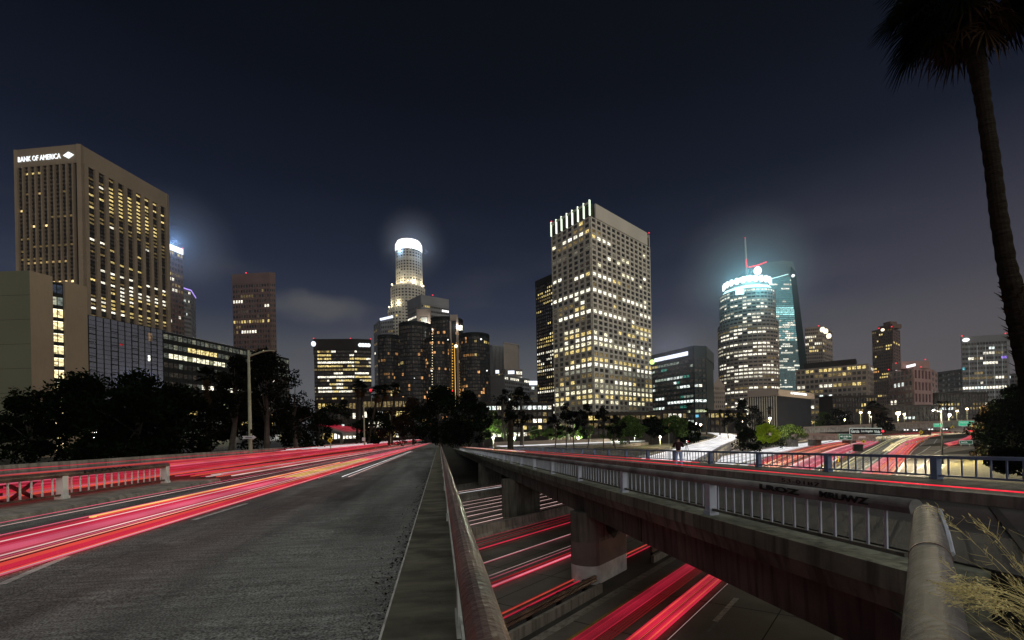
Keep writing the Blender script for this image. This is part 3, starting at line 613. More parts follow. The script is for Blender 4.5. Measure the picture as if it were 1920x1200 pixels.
b = tower('blue_roofed_office', 'low building with a glowing pale blue roof strip beside the dark tower', 520, 0, [(988, 722), (1010, 722)], [dict(nc=8, nr=8, mx=.1, mz=.5, litkw=dict(dark=.4, sparse=.5, band=.1, pal=(COOL, DIM), pw=(1, 4)))], 'grey_facade', zlow=5, seed=14)
A, B = b.c; m = MB(); n = -A.normalized(); m.obox(lerp(A, B, .1), lerp(A, B, .9), .5, 2, b.H, b.H+4.5, n); m.build('roof_sign', 'glow_blueish', b.root); b.done(40)
# ---- dark tower left of the white grid tower
sp = [(1, 6, 10, YEL, .9), (2, 1, 10, YEL, .7), (3, 3, 9, YEL, .6), (19, 0, 10, WHITE, .95), (21, 0, 10, WHITE, .6), (29, 1, 10, YEL, .9), (30, 0, 10, WHITE, .9), (36, 2, 10, YEL, .9), (38, 0, 10, WHITE, .9)]
b = tower('dark_ribbed_tower', 'dark ribbed tower half hidden by the white grid tower, lit floors in bands', 400, 0, [(1004, 530), (1040, 514)],
          [dict(nc=10, nr=42, mx=.35, mz=.45, lit=lits(81, 10, 42, .35, .35, .3, (YEL, WHITE, AMB), (4, 3, 3), sp))], 'dark_facade', zlow=0, seed=15, band=.03); b.done()

# ---- white grid tower
def grid_tower():
    b = Bld('white_grid_tower', 'tall pale stone tower with square windows and seven lit fins on its roof corner')
    D0 = 330; c, z = corners(D0, 1, [(1034, 419), (1106, 377), (1217, 440)]); H = z
    fp = close(c); b.core([lerp(p, sum(fp, Vector())/4, .012) for p in fp], ZB, H-3, 'dark_facade', 'wall')
    zband = H*(1-.067); nr = 37; z0 = zband-nr*(zband*.0263) if False else 12
    B_ = (1.25, 1.2, .98); W2 = (.95, .88, .6)
    both = {13: (0, 1, B_, .95), 17: (1, 1, B_, .95), 21: (2, 0, YEL, .7), 22: (2, 1, B_, .95), 23: (0, 1, W2, .95), 24: (0, 0, YEL, .9), 26: (3, 1, YEL, .9), 27: (2, 1, B_, .95), 28: (2, 1, (.22, .22, .17), .9), 29: (1, 1, AMB, .8), 30: (0, 1, YEL, .6), 31: (0, 1, (.35, .33, .22), .7), 32: (0, 1, W2, .75), 33: (0, 1, YEL, .7), 34: (0, 1, W2, .6), 5: (0, 1, (.10, .09, .07), .8)}
    # left face, 7 bays
    sp = [(r_, v[0], 7, v[2], v[3]) for r_, v in both.items()]
    sp += [(2, 2, 6, B_, 1), (2, 0, 1, W2, 1), (2, 6, 7, YEL, 1), (3, 1, 6, AMB, 1), (0, 5, 6, YEL, 1), (9, 0, 2, B_, 1), (10, 4, 6, B_, 1), (10, 6, 7, YEL, 1), (14, 4, 5, B_, 1), (15, 5, 6, B_, 1), (16, 4, 6, YEL, 1), (20, 2, 5, W2, 1), (21, 2, 6, YEL, 1), (1, 4, 6, AMB, 1)]
    lt1 = lits(91, 7, nr, .7, .3, 0, (AMB, DIM), (2, 3), sp, 1)
    sp = [(r_, 0, 13, v[2], v[3]) for r_, v in both.items() if v[1]]
    sp = [s_ if s_[0] != 17 else (17, 0, 9, B_, .9) for s_ in sp]
    sp = [s_ if s_[0] != 22 else (22, 0, 4, B_, 1) for s_ in sp]+[(22, 6, 9, B_, .8), (22, 10, 13, B_, .9)]
    sp += [(3, 1, 4, B_, 1), (3, 0, 1, YEL, 1), (2, 0, 2, AMB, 1), (6, 3, 4, B_, 1), (6, 5, 6, W2, 1), (5, 6, 8, W2, 1), (2, 11, 13, W2, .8), (10, 0, 4, B_, .9), (10, 4, 6, YEL, 1), (8, 1, 2, W2, 1), (8, 6, 9, W2, .9), (7, 9, 12, B_, .6), (9, 10, 12, W2, .8), (15, 10, 13, B_, 1), (15, 4, 5, YEL, 1), (18, 8, 13, YEL, .7), (19, 9, 13, W2, .8), (20, 4, 13, YEL, .6), (21, 0, 3, W2, .4), (12, 7, 13, W2, .4), (24, 6, 11, YEL, .7), (30, 0, 2, W2, 1), (30, 4, 8, B_, 1)]
    lt2 = lits(92, 13, nr, .6, .4, 0, (AMB, DIM), (2, 3), sp, 1)
    b.facade(c[0], c[1], z0, zband, 7, nr, .30, .34, 'tower_stone', lt1, 'wall_grid', .7)
    b.facade(c[1], c[2], z0, zband, 13, nr, .30, .34, 'tower_stone', lt2, 'wall_grid', .7)
    # blank roof panel on the right face; open colonnade on the left face
    d = (c[2]-c[1]).normalized(); n = Vector((d.y, -d.x, 0)); n = n if n.dot(-c[1]) > 0 else -n
    b.mb('roof_panel', 'tower_stone').obox(lerp(c[1], c[2], .07), lerp(c[1], c[2], .95), -.5, .75, zband+.5, H, n)
    for q0, q1 in ((fp[2], fp[3]), (fp[3], fp[0])):
        b.mb('roof_panel', 'tower_stone').obox(q0, q1, -.3, .5, zband, H, Vector((0, 0, 0)) if False else (q1-q0).normalized().cross(Vector((0, 0, 1))))
    dl = (c[1]-c[0]).normalized(); nl = Vector((dl.y, -dl.x, 0)); nl = nl if nl.dot(-c[0]) > 0 else -nl
    b.mb('roof_screen', 'leaf_green').obox(c[0], c[1], -2.4, -1.8, zband+.3, H-1.0, nl)
    b.mb('roof_edge', 'tower_stone').obox(c[0], c[1], -.3, .65, H-1.2, H-.1, nl)
    for i in range(8):
        p = lerp(c[0], c[1], i/7); m = MB(); m.obox(p-dl*.2, p+dl*.2, -.4, 1.1, zband+.6, H+.8, nl); m.build('lit_fin', 'glow_fin', b.root)
    for x in (c[0], c[2]): beacon(x+Vector((0, 0, H+1.6)), b.root, .9)
    # base: lit colonnade
    zc = -1.0
    for A, B, k in ((c[0], c[1], 14), (c[1], c[2], 26)):
        d = (B-A).normalized(); n = Vector((d.y, -d.x, 0)); n = n if n.dot(-A) > 0 else -n
        b.mb('base_wall', 'tower_stone').obox(A, B, -.2, .3, 1, z0-.2, n)
        for i in range(k+1):
            p = lerp(A, B, i/k); b.mb('column', 'tower_stone').obox(p-d*.6, p+d*.6, .3, 1.5, ZB, 9, n)
        for i in range(k): b.wins.append((lerp(A, B, (i+.25)/k), lerp(A, B, (i+.75)/k), ZB+2, 6.5, n, tuple(x*rnd.uniform(.5, 1) for x in (.95, .72, .42)), 2.0))
    b.done()
grid_tower()

# ---- dark green-black glass office with bright sign
b = tower('dark_glass_office', 'dark green-black glass office with a bright bluish-white sign along its roof', 300, 1, [(1222, 667), (1300, 649), (1323, 650), (1337, 664)],
          [dict(nc=13, nr=15, mx=.06, mz=.5, lit=lits(101, 13, 15, .35, .6, .05, (COOL, (.25, .3, .25), (.03, .16, .12), (.4, .32, .12)), (1, 3, 2, 1), [(5, 9, 12, COOL, .9), (8, 5, 13, COOL, 1), (10, 6, 13, (.45, .5, .3), .9), (9, 1, 4, COOL, .7), (12, 4, 9, COOL, .9), (14, 1, 9, (.5, .55, .3), .8), (13, 2, 11, (.02, .25, .18), .8)])),
           dict(nc=3, nr=15, mx=.1, mz=.5, lit=lits(102, 3, 15, .9, .1, 0, spec=[(8, 0, 3, COOL, 1), (10, 0, 3, (.45, .5, .3), 1), (5, 0, 1, COOL, 1), (11, 0, 1, (.15, .55, .85), 1)])), None], 'dark_green_facade', zlow=-3, seed=16, band=.13, parapet=.3)
A, B = b.c[0], b.c[1]; d = (B-A).normalized(); n = Vector((d.y, -d.x, 0)); n = n if n.dot(-A) > 0 else -n
zs = b.H*.925
m = MB(); m.obox(lerp(A, B, .10), lerp(A, B, .34), .8, 1.3, zs-1.3, zs+1.3, n); m.obox(lerp(A, B, .36), lerp(A, B, .90), .8, 1.3, zs-1.3, zs+1.3, n); m.build('roof_sign', 'glow_blueish', b.root)
m = MB(); m.ball(lerp(A, B, .04)+n*1.2+Vector((0, 0, zs-.8)), 1.9, 10); m.build('sign_emblem', 'glow_green', b.root); b.done()
# ---- gabled brick block
b = tower('gabled_brick_block', 'narrow old brick block with a steep pointed gable between the dark office and glowing tower', 430, 0, [(1336, 724), (1359, 724)], [dict(nc=6, nr=10, mx=.5, mz=.5, litkw=dict(dark=.4, sparse=.6, band=0, pal=(YEL, AMB), pw=(1, 3)))], 'warm_facade', zlow=-2, seed=17)
A, B = b.c; m = MB(); G = [A, B, lerp(A, B, .5)+Vector((0, 0, 0))]; zt = ray(1347, 707).z*430; n = -A.normalized()
m.hexa([(A.x, A.y, b.H), (B.x, B.y, b.H), ((A.x+B.x)/2, (A.y+B.y)/2, zt)], [(A.x-n.x*20, A.y-n.y*20, b.H), (B.x-n.x*20, B.y-n.y*20, b.H), ((A.x+B.x)/2-n.x*20, (A.y+B.y)/2-n.y*20, zt)]); m.build('gable_roof', 'warm_facade', b.root)
b.done(60)

# ---- glowing crown tower
def crown_tower():
    b = Bld('glowing_crown_tower', 'rounded granite tower with a blinding cyan-white stepped crown and many lit floors')
    D = 500; c = P(1405, 800, D); px = D/F; r = 50*px; ang = math.atan2(-c.y, -c.x)
    def z(y, x=1405): return ray(x, y).z*D
    zt = z(552); n = 10
    b.core(ngon(c.x, c.y, r*.96, 24), ZB, z(611), 'warm_facade', 'wall')
    b.core(ngon(c.x, c.y, r*.76, 20), zt, z(538), 'warm_facade', 'upper_wall')
    sp = []
    for row, i0, i1 in ((2, 5, 10), (4, 4, 12), (5, 9, 15), (7, 5, 14), (8, 9, 13), (10, 5, 9), (11, 5, 14), (12, 3, 8), (14, 4, 14), (16, 9, 14), (17, 5, 14), (19, 1, 6), (20, 1, 16), (22, 7, 15), (24, 2, 8), (26, 2, 14), (29, 8, 18), (30, 1, 16), (33, 2, 17), (36, 4, 18)): sp.append((row, i0, i1, WHITE, .6))
    lt = lits(111, 20, 38, .2, .55, .25, (WHITE, (.5, .46, .34), AMB), (4, 4, 3), sp)
    cyl_face(b, c.x, c.y, r, -2, z(610), 20, 30, ang-1.55, ang+1.55, 'warm_facade', lt[8:], .16, .52); b.core(ngon(c.x, c.y, r*.9, 24), z(612), zt, 'warm_facade', 'setback_wall'); cyl_face(b, c.x, c.y, r*.925, z(609), zt-1, 20, 9, ang-1.55, ang+1.55, 'warm_facade', lt[:9], .16, .5)
    lt = lits(112, 14, 5, .2, .2, .6, (COOL, WHITE), (1, 1)); pass
    m = MB()
    m.sweep([[(x, y, h) for x, y in ngon(c.x, c.y, rr, 12, ang)] for rr, h in ((r*.80, z(550)), (r*.81, z(546)), (r*.72, z(544)), (r*.76, z(536)), (r*.70, z(532)), (r*.62, z(531)), (r*.58, z(527)), (r*.38, z(525)), (r*.33, z(522)))], True)
    m.build('lit_crown', 'glow_cyan', b.root)
    for k in range(12):
        a = ang-1.5+k*.27; p = Vector((c.x+r*.77*math.cos(a), c.y+r*.77*math.sin(a), z(537))); m = MB(); m.box(p.x-1.2, p.x+1.2, p.y-1.2, p.y+1.2, p.z-2, p.z+4.5); m.build('crown_pinnacle', 'glow_white', b.root)
    a0 = P(1378, 800, D-r-1); m = MB(); A = P(1379, 548, D-r*.9); B = P(1395, 543, D-r*.98); m.obox(Vector((A.x, A.y, 0)), Vector((B.x, B.y, 0)), 0, 1, A.z-3, A.z+2.5, -Vector((A.x, A.y, 0)).normalized()); m.build('roof_sign', 'glow_cyan', b.root)
    b.done()
crown_tower()

# ---- tall sail-topped glass tower with spire
def sail_tower():
    b = Bld('sail_topped_tower', 'teal glass skyscraper with a slender spire, sloping top and round white sign')
    D = 640; px = D/F
    def q(x, y, dd=0): return P(x, y, D+dd)
    prof = [(1405, 503), (1437, 493), (1468, 488), (1487, 491), (1492, 510), (1513, 690), (1513, 800), (1405, 800)]
    f = [q(x, y) for x, y in prof]; n = FW*45
    m = MB(); m.hexa([p for p in f], [p+n for p in f]); m.build('glass_wall', 'teal_facade', b.root)
    ed = [q(1484, 500, -1.5), q(1492, 510, -1.5), q(1514, 690, -1.5), q(1514, 790, -1.5), q(1500, 790, -1.5), q(1500, 690, -1.5), q(1483, 520, -1.5)]; m = MB(); m.hexa(ed, [p+FW*1.2 for p in ed]); m.build('edge_wall', 'dark_green_facade', b.root)
    # floors as individual window bands on the front
    r_ = random.Random(5)
    def pane(x0, x1, y0, y1, c): 
        A = q(x0, y0, -.6); B_ = q(x1, y0, -.6); C = q(x1, y1, -.6); E_ = q(x0, y1, -.6); mm = [A, B_, C, E_]
        return mm
    panes = []
    for y in range(520, 735, 4):
        xr = 1494+(y-520)*.115; x = 1438
        bandc = (.45, .95, .95) if 574 < y < 592 else None
        dens = .06 if y < 600 else .30
        while x < xr-9:
            w_ = r_.choice((4, 7, 11, 16))
            teal = (.045, .12, .125) if y < 572 else (.07, .16, .165) if y < 640 else (.03, .05, .05)
            if bandc: k_ = r_.uniform(.6, 1.1); c_ = tuple(v*k_ for v in bandc)
            elif r_.random() < dens: k_ = r_.uniform(.5, 1.0); c_ = tuple(v*k_ for v in (1.0, 1.0, .85))
            else: k_ = r_.uniform(.8, 1.0)*1.8; c_ = tuple(v*k_ for v in teal)
            panes.append((pane(x+.4, min(x+w_, xr-9)-.4, y, y+2.6, c_), c_)); x += w_
        if r_.random() < .35: panes.append((pane(xr-7, xr-4, y, y+2.2, 0), (.4, .33, .2)))
    panes.sort(key=lambda t: -(t[0][1]-t[0][0]).length)
    rest = MB()
    for k, (pp, c_) in enumerate(panes):
        mm = MB() if k < 100 else rest
        mm.hexa(pp, [p-FW*.5 for p in pp], c_)
        if k < 100: mm.build('window', 'window_glass', b.root, recalc=False)
    rest.build('window', 'window_glass', b.root, recalc=False)['kind'] = 'stuff'
    for k in range(7):
        y = 497+k*4; m = b.mb('roof_rib', 'grey_facade'); m.tube([q(1407, y+6, -1), q(1440, y-1, -1), q(1484, y-2, -1)], .35, 5)
    m = MB(); m.tube([q(1438, 525, -2), q(1460, 519, -2), q(1478, 514, -2)], .5, 5); m.build('light_line', 'glow_cyan', b.root)
    m = MB(); m.tube([q(1400, 522, -1), q(1397.2, 452, -1), q(1397, 446, -1)], [1.7, 1.1, .5], 8); m.build('spire', 'rail_white', b.root)
    beacon(q(1397, 446, -1), b.root, 1.3)
    m = MB(); m.tube([q(1404, 501, -1.5), q(1422, 497, -1.5), q(1437, 491, -1.5)], .9, 6); m.build('roof_light_line', 'glow_red', b.root)
    m = MB(); m.tube([q(1399, 486, -2.5), q(1400.5, 501, -2.5)], .8, 6); m.build('roof_light_line', 'glow_red', b.root)
    m = MB(); cc = q(1420, 508, -150); rr = 7.6/F*(D-150)
    m.hexa([cc+RT*(rr*.95*math.cos(t))+UP*(rr*1.05*math.sin(t)) for t in [2*math.pi*i/24 for i in range(24)]], [cc-FW*1.2+RT*(rr*.95*math.cos(t))+UP*(rr*1.05*math.sin(t)) for t in [2*math.pi*i/24 for i in range(24)]]); m.build('round_sign', 'glow_logo', b.root)
    b.mb('sign_mast', 'grey_facade').tube([q(1420, 516, -149), q(1419, 535, -149)], 1.2, 6)
    m = MB(); m.ball(q(1487, 517, -3), 2.2, 8); m.build('roof_lamp', 'glow_white', b.root)
    b.done()
sail_tower()

# ---- right-hand group
b = tower('crowned_far_tower', 'brown far tower with a white-lit upper crown, right of the teal skyscraper', 640, 1, [(1509, 616), (1541, 613), (1560, 622)],
          [dict(nc=9, nr=22, mx=.3, mz=.45, litkw=dict(dark=.3, sparse=.4, band=.3, pal=(WHITE, YEL, AMB), pw=(3, 2, 3))), dict(nc=5, nr=22, mx=.3, mz=.45, litkw=dict(dark=.4, sparse=.5, band=.1, pal=(YEL, AMB), pw=(2, 3)))], 'warm_facade', zlow=30, seed=18)
m = MB(); cc = P(1545, 622, 636)
for k in range(3): m.ball(P(1542+k*6, 618+k*k*3, 625), 3.0, 8, sz=1.3)
m.build('crown_floodlight', 'glow_warm', b.root); beacon(P(1535, 611, 630), b.root, 1.3); b.done(60)
sp = [(0, 2, 17, YEL, .55), (1, 4, 12, AMB, .5), (5, 3, 8, COOL, .4), (10, 0, 16, YEL, .8), (7, 5, 14, YEL, .5)]
b = tower('cream_grid_block', 'long cream block with a regular grid of wide windows and a dark roof storey', 450, 0, [(1492, 694), (1626, 682), (1637, 688)],
          [dict(nc=15, nr=11, mx=.28, mz=.42, lit=lits(121, 15, 11, .1, .75, .15, (YEL, WHITE, AMB), (3, 2, 5), sp)), dict(nc=4, nr=11, mx=.3, mz=.42, litkw=dict(dark=.5, sparse=.5, band=0))], 'warm_facade', zlow=2, seed=19, parapet=.2)
A = lerp(b.c[0], b.c[1], .12); B = lerp(b.c[0], b.c[1], .85); d = (B-A).normalized(); n = Vector((d.y, -d.x, 0)); n = n if n.dot(-A) > 0 else -n
m = MB(); m.obox(A, B, -22, -3, b.H+.3, b.H+6, n); m.build('roof_storey', 'dark_facade', b.root); b.done()

def carp():
    c, z = corners(300, 1, [(1403, 733), (1455, 730), (1522, 738)])
    b = Bld('union_hall', 'squat office with a broad stone roof band and white CARPENTERS sign, slatted left face')
    H = z; fp = close(c); zb_ = H*(1-.17); b.core([lerp(p, sum(fp, Vector())/4, .03) for p in fp], ZB, H-.5, 'slate_facade', 'wall')
    for A, B, k in ((c[0], c[1], 0), (c[1], c[2], 1)):
        d = (B-A).normalized(); n = Vector((d.y, -d.x, 0)); n = n if n.dot(-A) > 0 else -n
        b.mb('roof_band', 'warm_facade').obox(A-d*.5, B+d*.5, -1, 1.6, zb_, H, n)
        if k == 0:
            for i in range(13):
                p = lerp(A, B, i/12); b.mb('slat', 'tower_stone').obox(p-d*.28, p+d*.28, -.5, .8, ZB, zb_, n)
            b.facade(A-n*.6, B-n*.6, -4, zb_, 12, 7, .2, .5, 'dark_facade', lits(131, 12, 7, .7, .3, 0, (AMB, COOL), (3, 1)), 'wall_grid', .3)
        else:
            Ln = (B-A).length
            b.facade(A+d*1-n*.6, B-d*1-n*.6, -4, zb_, 9, 9, .25, .5, 'slate_facade', lits(132, 9, 9, .9, .1, 0, (COOL, DIM), (1, 3)), 'wall_grid', .3)
            textmesh('sign_lettering', 'CARPENTERS', 'glow_white', lerp(A, B, .30)+n*1.7+Vector((0, 0, lerp(zb_, H, .45))), d, (0, 0, 1), height=(H-zb_)*.34, width=Ln*.45, depth=.3, parent=b.root, bold=.0)
    b.done()
carp()
sp = [(1, 3, 5, YEL, 1), (5, 6, 9, YEL, 1), (6, 6, 8, YEL, 1), (3, 0, 3, YEL, .8), (8, 1, 2, YEL, 1), (13, 0, 3, ORG, .8), (14, 3, 9, YEL, .7), (15, 3, 8, YEL, .6), (21, 0, 4, YEL, 1)]
b = tower('stepped_dark_tower', 'tall dark brown tower with stepped top and red beacons in the hazy right distance', 560, 1, [(1635, 622), (1673, 614), (1687, 622)],
          [dict(nc=9, nr=30, mx=.3, mz=.45, lit=lits(141, 9, 30, .35, .65, 0, (YEL, AMB, DIM), (2, 2, 4), sp)), dict(nc=3, nr=30, mx=.3, mz=.45, litkw=dict(dark=.8, sparse=.2, band=0))], 'brown_stone', zlow=5, seed=20)
m = MB(); A = lerp(b.c[0], b.c[1], .25); B = lerp(b.c[0], b.c[1], .95); d = (B-A).normalized(); n = Vector((d.y, -d.x, 0)); n = n if n.dot(-A) > 0 else -n
m.obox(A, B, -18, -2, b.H, b.H+5, n); m.obox(lerp(A, B, .3), lerp(A, B, .8), -15, -4, b.H+5, b.H+9, n); m.build('roof_storey', 'brown_stone', b.root)
for x, y in ((1648, 615.5), (1672, 612.5)): beacon(P(x, y, 545), b.root, 1.2)
m = MB(); m.ball(P(1655, 618.5, 540), 1.8, 8); m.build('roof_lamp', 'glow_warm', b.root); b.done()
b = tower('pink_arcade_block', 'pinkish old office block with tall grouped windows and a long white roof sign', 400, 1, [(1668, 699), (1712, 689), (1745, 693), (1757, 701)],
          [dict(nc=6, nr=10, mx=.35, mz=.3, litkw=dict(dark=.3, sparse=.7, band=0, pal=(COOL, WHITE, DIM), pw=(1, 1, 3))), dict(nc=5, nr=5, mx=.4, mz=.3, lit=[[(.02, .006, .006)]*5]*5), dict(nc=2, nr=10, mx=.4, mz=.4, litkw=dict(dark=1, sparse=0, band=0))], 'pink_facade', zlow=-2, seed=21, parapet=.8)
A, B = b.c[0], b.c[1]; d = (B-A).normalized(); n = Vector((d.y, -d.x, 0)); n = n if n.dot(-A) > 0 else -n
a_ = P(1690, 690, 407); e_ = P(1743, 690, 407); m = MB(); m.obox(Vector((a_.x, a_.y, 0)), Vector((e_.x, e_.y, 0)), -10, 0, b.H, ray(1716, 677).z*407, -FW); m.build('roof_storey', 'pink_facade', b.root)
m = MB(); m.obox(lerp(A, B, .36), lerp(A, B, 1.15), 1.0, 1.6, b.H+.6, b.H+2.7, n); m.build('roof_sign', 'glow_white', b.root)
for x, y in ((1666, 693), (1680, 681), (1735, 674), (1727, 688)): beacon(P(x, y, 385), b.root, .8)
for z_ in range(1, 5): b.mb('cornice', 'pink_facade').obox(A, B, .2, 1.3, b.H*z_/5, b.H*z_/5+.8, n)
b.done()
b = tower('ribbed_far_block', 'hazy grey block with faint vertical light lines between the pink block and signed tower', 600, 0, [(1752, 700), (1806, 693)], [dict(nc=7, nr=10, mx=.1, mz=.5, litkw=dict(dark=.75, sparse=.25, band=0, pal=(COOL, DIM), pw=(1, 4)))], 'grey_facade', zlow=0, seed=22)
for k in range(5): b.mb('light_line', 'sign_letters').tube([lerp(b.c[0], b.c[1], .12+.18*k)-FW*1.2+Vector((0, 0, h)) for h in (b.H*.3, b.H*.95)], .09, 5)
beacon(b.c[1]+Vector((0, 0, b.H+1)), b.root, 1.2); b.done(60)
sp = [(1, 6, 14, COOL, .5), (4, 7, 12, WHITE, .8), (3, 12, 15, (.35, .2, .9), .8), (5, 0, 4, (.1, .5, .6), .4), (9, 4, 8, COOL, .7), (13, 2, 12, YEL, .6), (14, 0, 15, YEL, .5), (7, 11, 15, WHITE, .7)]
b = tower('signed_far_tower', 'broad hazy tower with a white oval sign at its top left corner', 560, 0, [(1802, 633), (1888, 628), (1892, 632)],
          [dict(nc=15, nr=16, mx=.14, mz=.5, lit=lits(151, 15, 16, .15, .70, .15, (COOL, WHITE, AMB), (1, 2, 4), sp)), None], 'grey_facade', zlow=5, seed=23, band=.05)
for k in range(5): b.mb('light_line', 'sign_letters').tube([lerp(b.c[0], b.c[1], .15+.18*k)-FW*1.2+Vector((0, 0, h)) for h in (b.H*.2, b.H*.9)], .09, 5)
m = MB(); m.ball(lerp(b.c[0], b.c[1], .07)-FW*2+Vector((0, 0, b.H-3.5)), 3.3, 12, sz=.7); m.build('oval_sign', 'glow_white', b.root)
for t_ in (.02, .97): beacon(lerp(b.c[0], b.c[1], t_)+Vector((0, 0, b.H+2)), b.root, 1.3)
b.done()
b = tower('edge_block', 'low hazy block at the right edge of the skyline behind the palm trunk', 600, 0, [(1888, 703), (1960, 697)], [dict(nc=10, nr=10, mx=.14, mz=.5, litkw=dict(dark=.6, sparse=.4, band=0, pal=(AMB, COOL), pw=(3, 1)))], 'grey_facade', zlow=5, seed=24); b.done(60)
# low lit blocks along the foot of the skyline
for k, (x0, x1, y, D, nc, nr, lab) in enumerate(((1757, 1852, 738, 420, 16, 8, 'low block full of small glittering lights behind the green motorway signs'), (595, 668, 752, 300, 10, 4, 'low pale building with white floodlights between palms and trees'), (1560, 1645, 744, 380, 16, 6, 'low dim block behind the street lamps and palms'), (680, 770, 748, 330, 12, 4, 'low garage with warm-lit openings at the foot of the round hotel'), (900, 1036, 758, 280, 14, 5, 'low parking block with rows of lamps behind the street trees'), (1100, 1240, 776, 262, 14, 3, 'low pale arcade of lit openings in front of the white grid tower'), (1240, 1400, 772, 300, 18, 3, 'low terrace of shops with bright openings behind the curving ramp'), (1655, 1760, 762, 330, 14, 5, 'low car park block with bright lamps in front of the pink block'))):
    b = tower('low_block', lab, D, 0, [(x0, y), (x1, y-1)], [dict(nc=nc, nr=nr, mx=.25, mz=.45, litkw=dict(dark=.2, sparse=.5, band=.3, pal=(WHITE, YEL, COOL, AMB), pw=(2, 3, 1, 5)))], 'dark_facade', zlow=-3, seed=30+k, depth=14)
    b.done(60)

# ================================================================== ground
def gz(x, y):
    yp = y-x/1.1556
    base = fz(x, y)-0.2
    if x < -20.5: return -2.7-0.0131*max(y, 0)
    if yp > 84: 
        t = min(1, (yp-84)/50); return base*(1-t)+(-8.2)*t if yp < 134 else -8.2
    if x < 19 and yp < -9:
        t = max(0, min(1, (-9-yp)/5)); return base*(1-t)+(-2.6)*t
    if x >= 19 and yp < -30: return min(base+min(4, (-30-yp)*.15), -2.6)
    return base
m = MB(); xs = [-700, -500, -350, -250, -120, -60, -40, -30, -20.6, -20.4, -15, -10, -5, 0, 3, 6, 9, 12, 15, 18.9, 19.1, 24, 30, 40, 55, 75, 100, 140, 200, 300, 450, 700, 1100]; ys = [-60, -30, -10, 0, 3, 6, 9, 12, 15, 18, 21, 25, 30, 36, 43, 50, 60, 72, 85, 100, 120, 150, 190, 240, 300, 400, 550, 800, 1100]
for y in ys:
    for x in xs: m.v.append((x, y, gz(x, y)))
nx = len(xs)
for j in range(len(ys)-1):
    for i in range(nx-1): m.f.append((j*nx+i, j*nx+i+1, (j+1)*nx+i+1, (j+1)*nx+i)); m.c.append(None); m.m.append(0)
struct(m, 'ground', 'ground_earth', recalc=False)
# freeway concrete sheet (a long strip running up and to the right)
D2 = Vector((1.1556, 1, 0)).normalized(); N2 = Vector((-D2.y, D2.x, 0))
def fp_(s, t, dh=0.0):        # s along the freeway, t across it (t = distance from the line through the camera)
    p = D2*s+N2*t; return Vector((p.x, p.y, fz(p.x, p.y, dh)))
def fst(px, py, dh=0.0):
    p = atF(px, py, dh); return p.dot(D2), p.dot(N2)
def strip(s0, s1, t0, t1, dh, name, mat, kind='structure'):
    m = MB(); m.face([fp_(s0, t0, dh), fp_(s1, t0, dh), fp_(s1, t1, dh), fp_(s0, t1, dh)]); return tag(m.build(name, mat), kind=kind)
strip(-60, 700, -20, 66, 0, 'freeway', 'road_concrete')
# ---- freeway details, laid out along the road (s) and across it (t)
strip(-60, 600, 8.85, 9.05, .004, 'lane_marking', 'paint_yellow')
strip(-60, 600, 9.75, 10.15, .004, 'gutter_strip', 'concrete')
strip(-60, 600, 10.15, 12.3, .008, 'paved_shoulder', 'asphalt_dark')
strip(-60, 600, 23.6, 23.72, .004, 'lane_marking', 'paint_white')
strip(-60, 600, 27.0, 27.12, .004, 'lane_marking', 'paint_white')
strip(-60, 600, 44.3, 44.42, .004, 'lane_marking', 'paint_white')
m = MB()
for t in (1.6, 5.2, 16.0, 19.7, 30.5, 34.0, 37.6, 41.2):
    s = -10.4
    while s < 300:
        m.face([fp_(s, t-.06, .004), fp_(s+3, t-.06, .004), fp_(s+3, t+.06, .004), fp_(s, t+.06, .004)]); s += 9
struct(m, 'lane_marking', 'paint_faint')
m = MB()
s = -8
while s < 90:                                                   # slab joints of the concrete pavement
    m.face([fp_(s, -16, .003), fp_(s+.05, -16, .003), fp_(s+.05, 45, .003), fp_(s, 45, .003)]); s += 4.6
for t in (3.5, 14.1, 17.9, 21.5, 32, 36): m.face([fp_(-20, t, .0035), fp_(120, t, .0035), fp_(120, t+.04, .0035), fp_(-20, t+.04, .0035)])
struct(m, 'pavement_joint', 'joint_black')
def barrier(name, label, s0, s1, t, w_, h, mat, n=40):
    m = MB(); secs = []
    for i in range(n+1):
        s = lerp(s0, s1, i/n); secs.append([fp_(s, t-w_/2, .0), fp_(s, t-w_/4, h*.35), fp_(s, t-w_/5, h), fp_(s, t+w_/5, h), fp_(s, t+w_/4, h*.35), fp_(s, t+w_/2, 0)])
    m.sweep(secs); o = m.build(name, mat); return tag(o, label, 'barrier')
barrier('concrete_barrier', 'grey concrete median barrier between the red and the white freeway streaks', -60, 560, 25.2, .8, .95, 'concrete')
barrier('concrete_barrier', 'grey concrete barrier on the far side of the white freeway streaks', -60, 560, 46.6, .7, .9, 'concrete')
m = MB(); m.face([fp_(17.7, 5.16, .006), fp_(20.7, 5.16, .006), fp_(20.7, 5.36, .006), fp_(17.7, 5.36, .006)]); struct(m, 'lane_marking', 'paint_white')
barrier('concrete_barrier', 'farthest low concrete barrier seen under the bridge, beside two thin white streaks', -60, 300, 62, .6, .8, 'concrete_dark')
g = empty('guardrail', 'steel beam guardrail ending at the wide pier under the bridge', 'guardrail')
m = MB(); m.sweep([[fp_(s, 10.62, .55), fp_(s, 10.55, .62), fp_(s, 10.62, .70), fp_(s, 10.55, .78), fp_(s, 10.62, .85), fp_(s, 10.72, .85), fp_(s, 10.72, .55)] for s in (-60, -20, 0, 10, 17.6, 18.3)]); m.build('beam', 'rail_metal', g)
m = MB(); m.sweep([[fp_(s, 10.45, 0), fp_(s, 10.45, .42), fp_(s, 10.62, .42), fp_(s, 10.62, 0)] for s in (-60, 0, 18.6)]); m.build('kerb_beam', 'concrete', g)
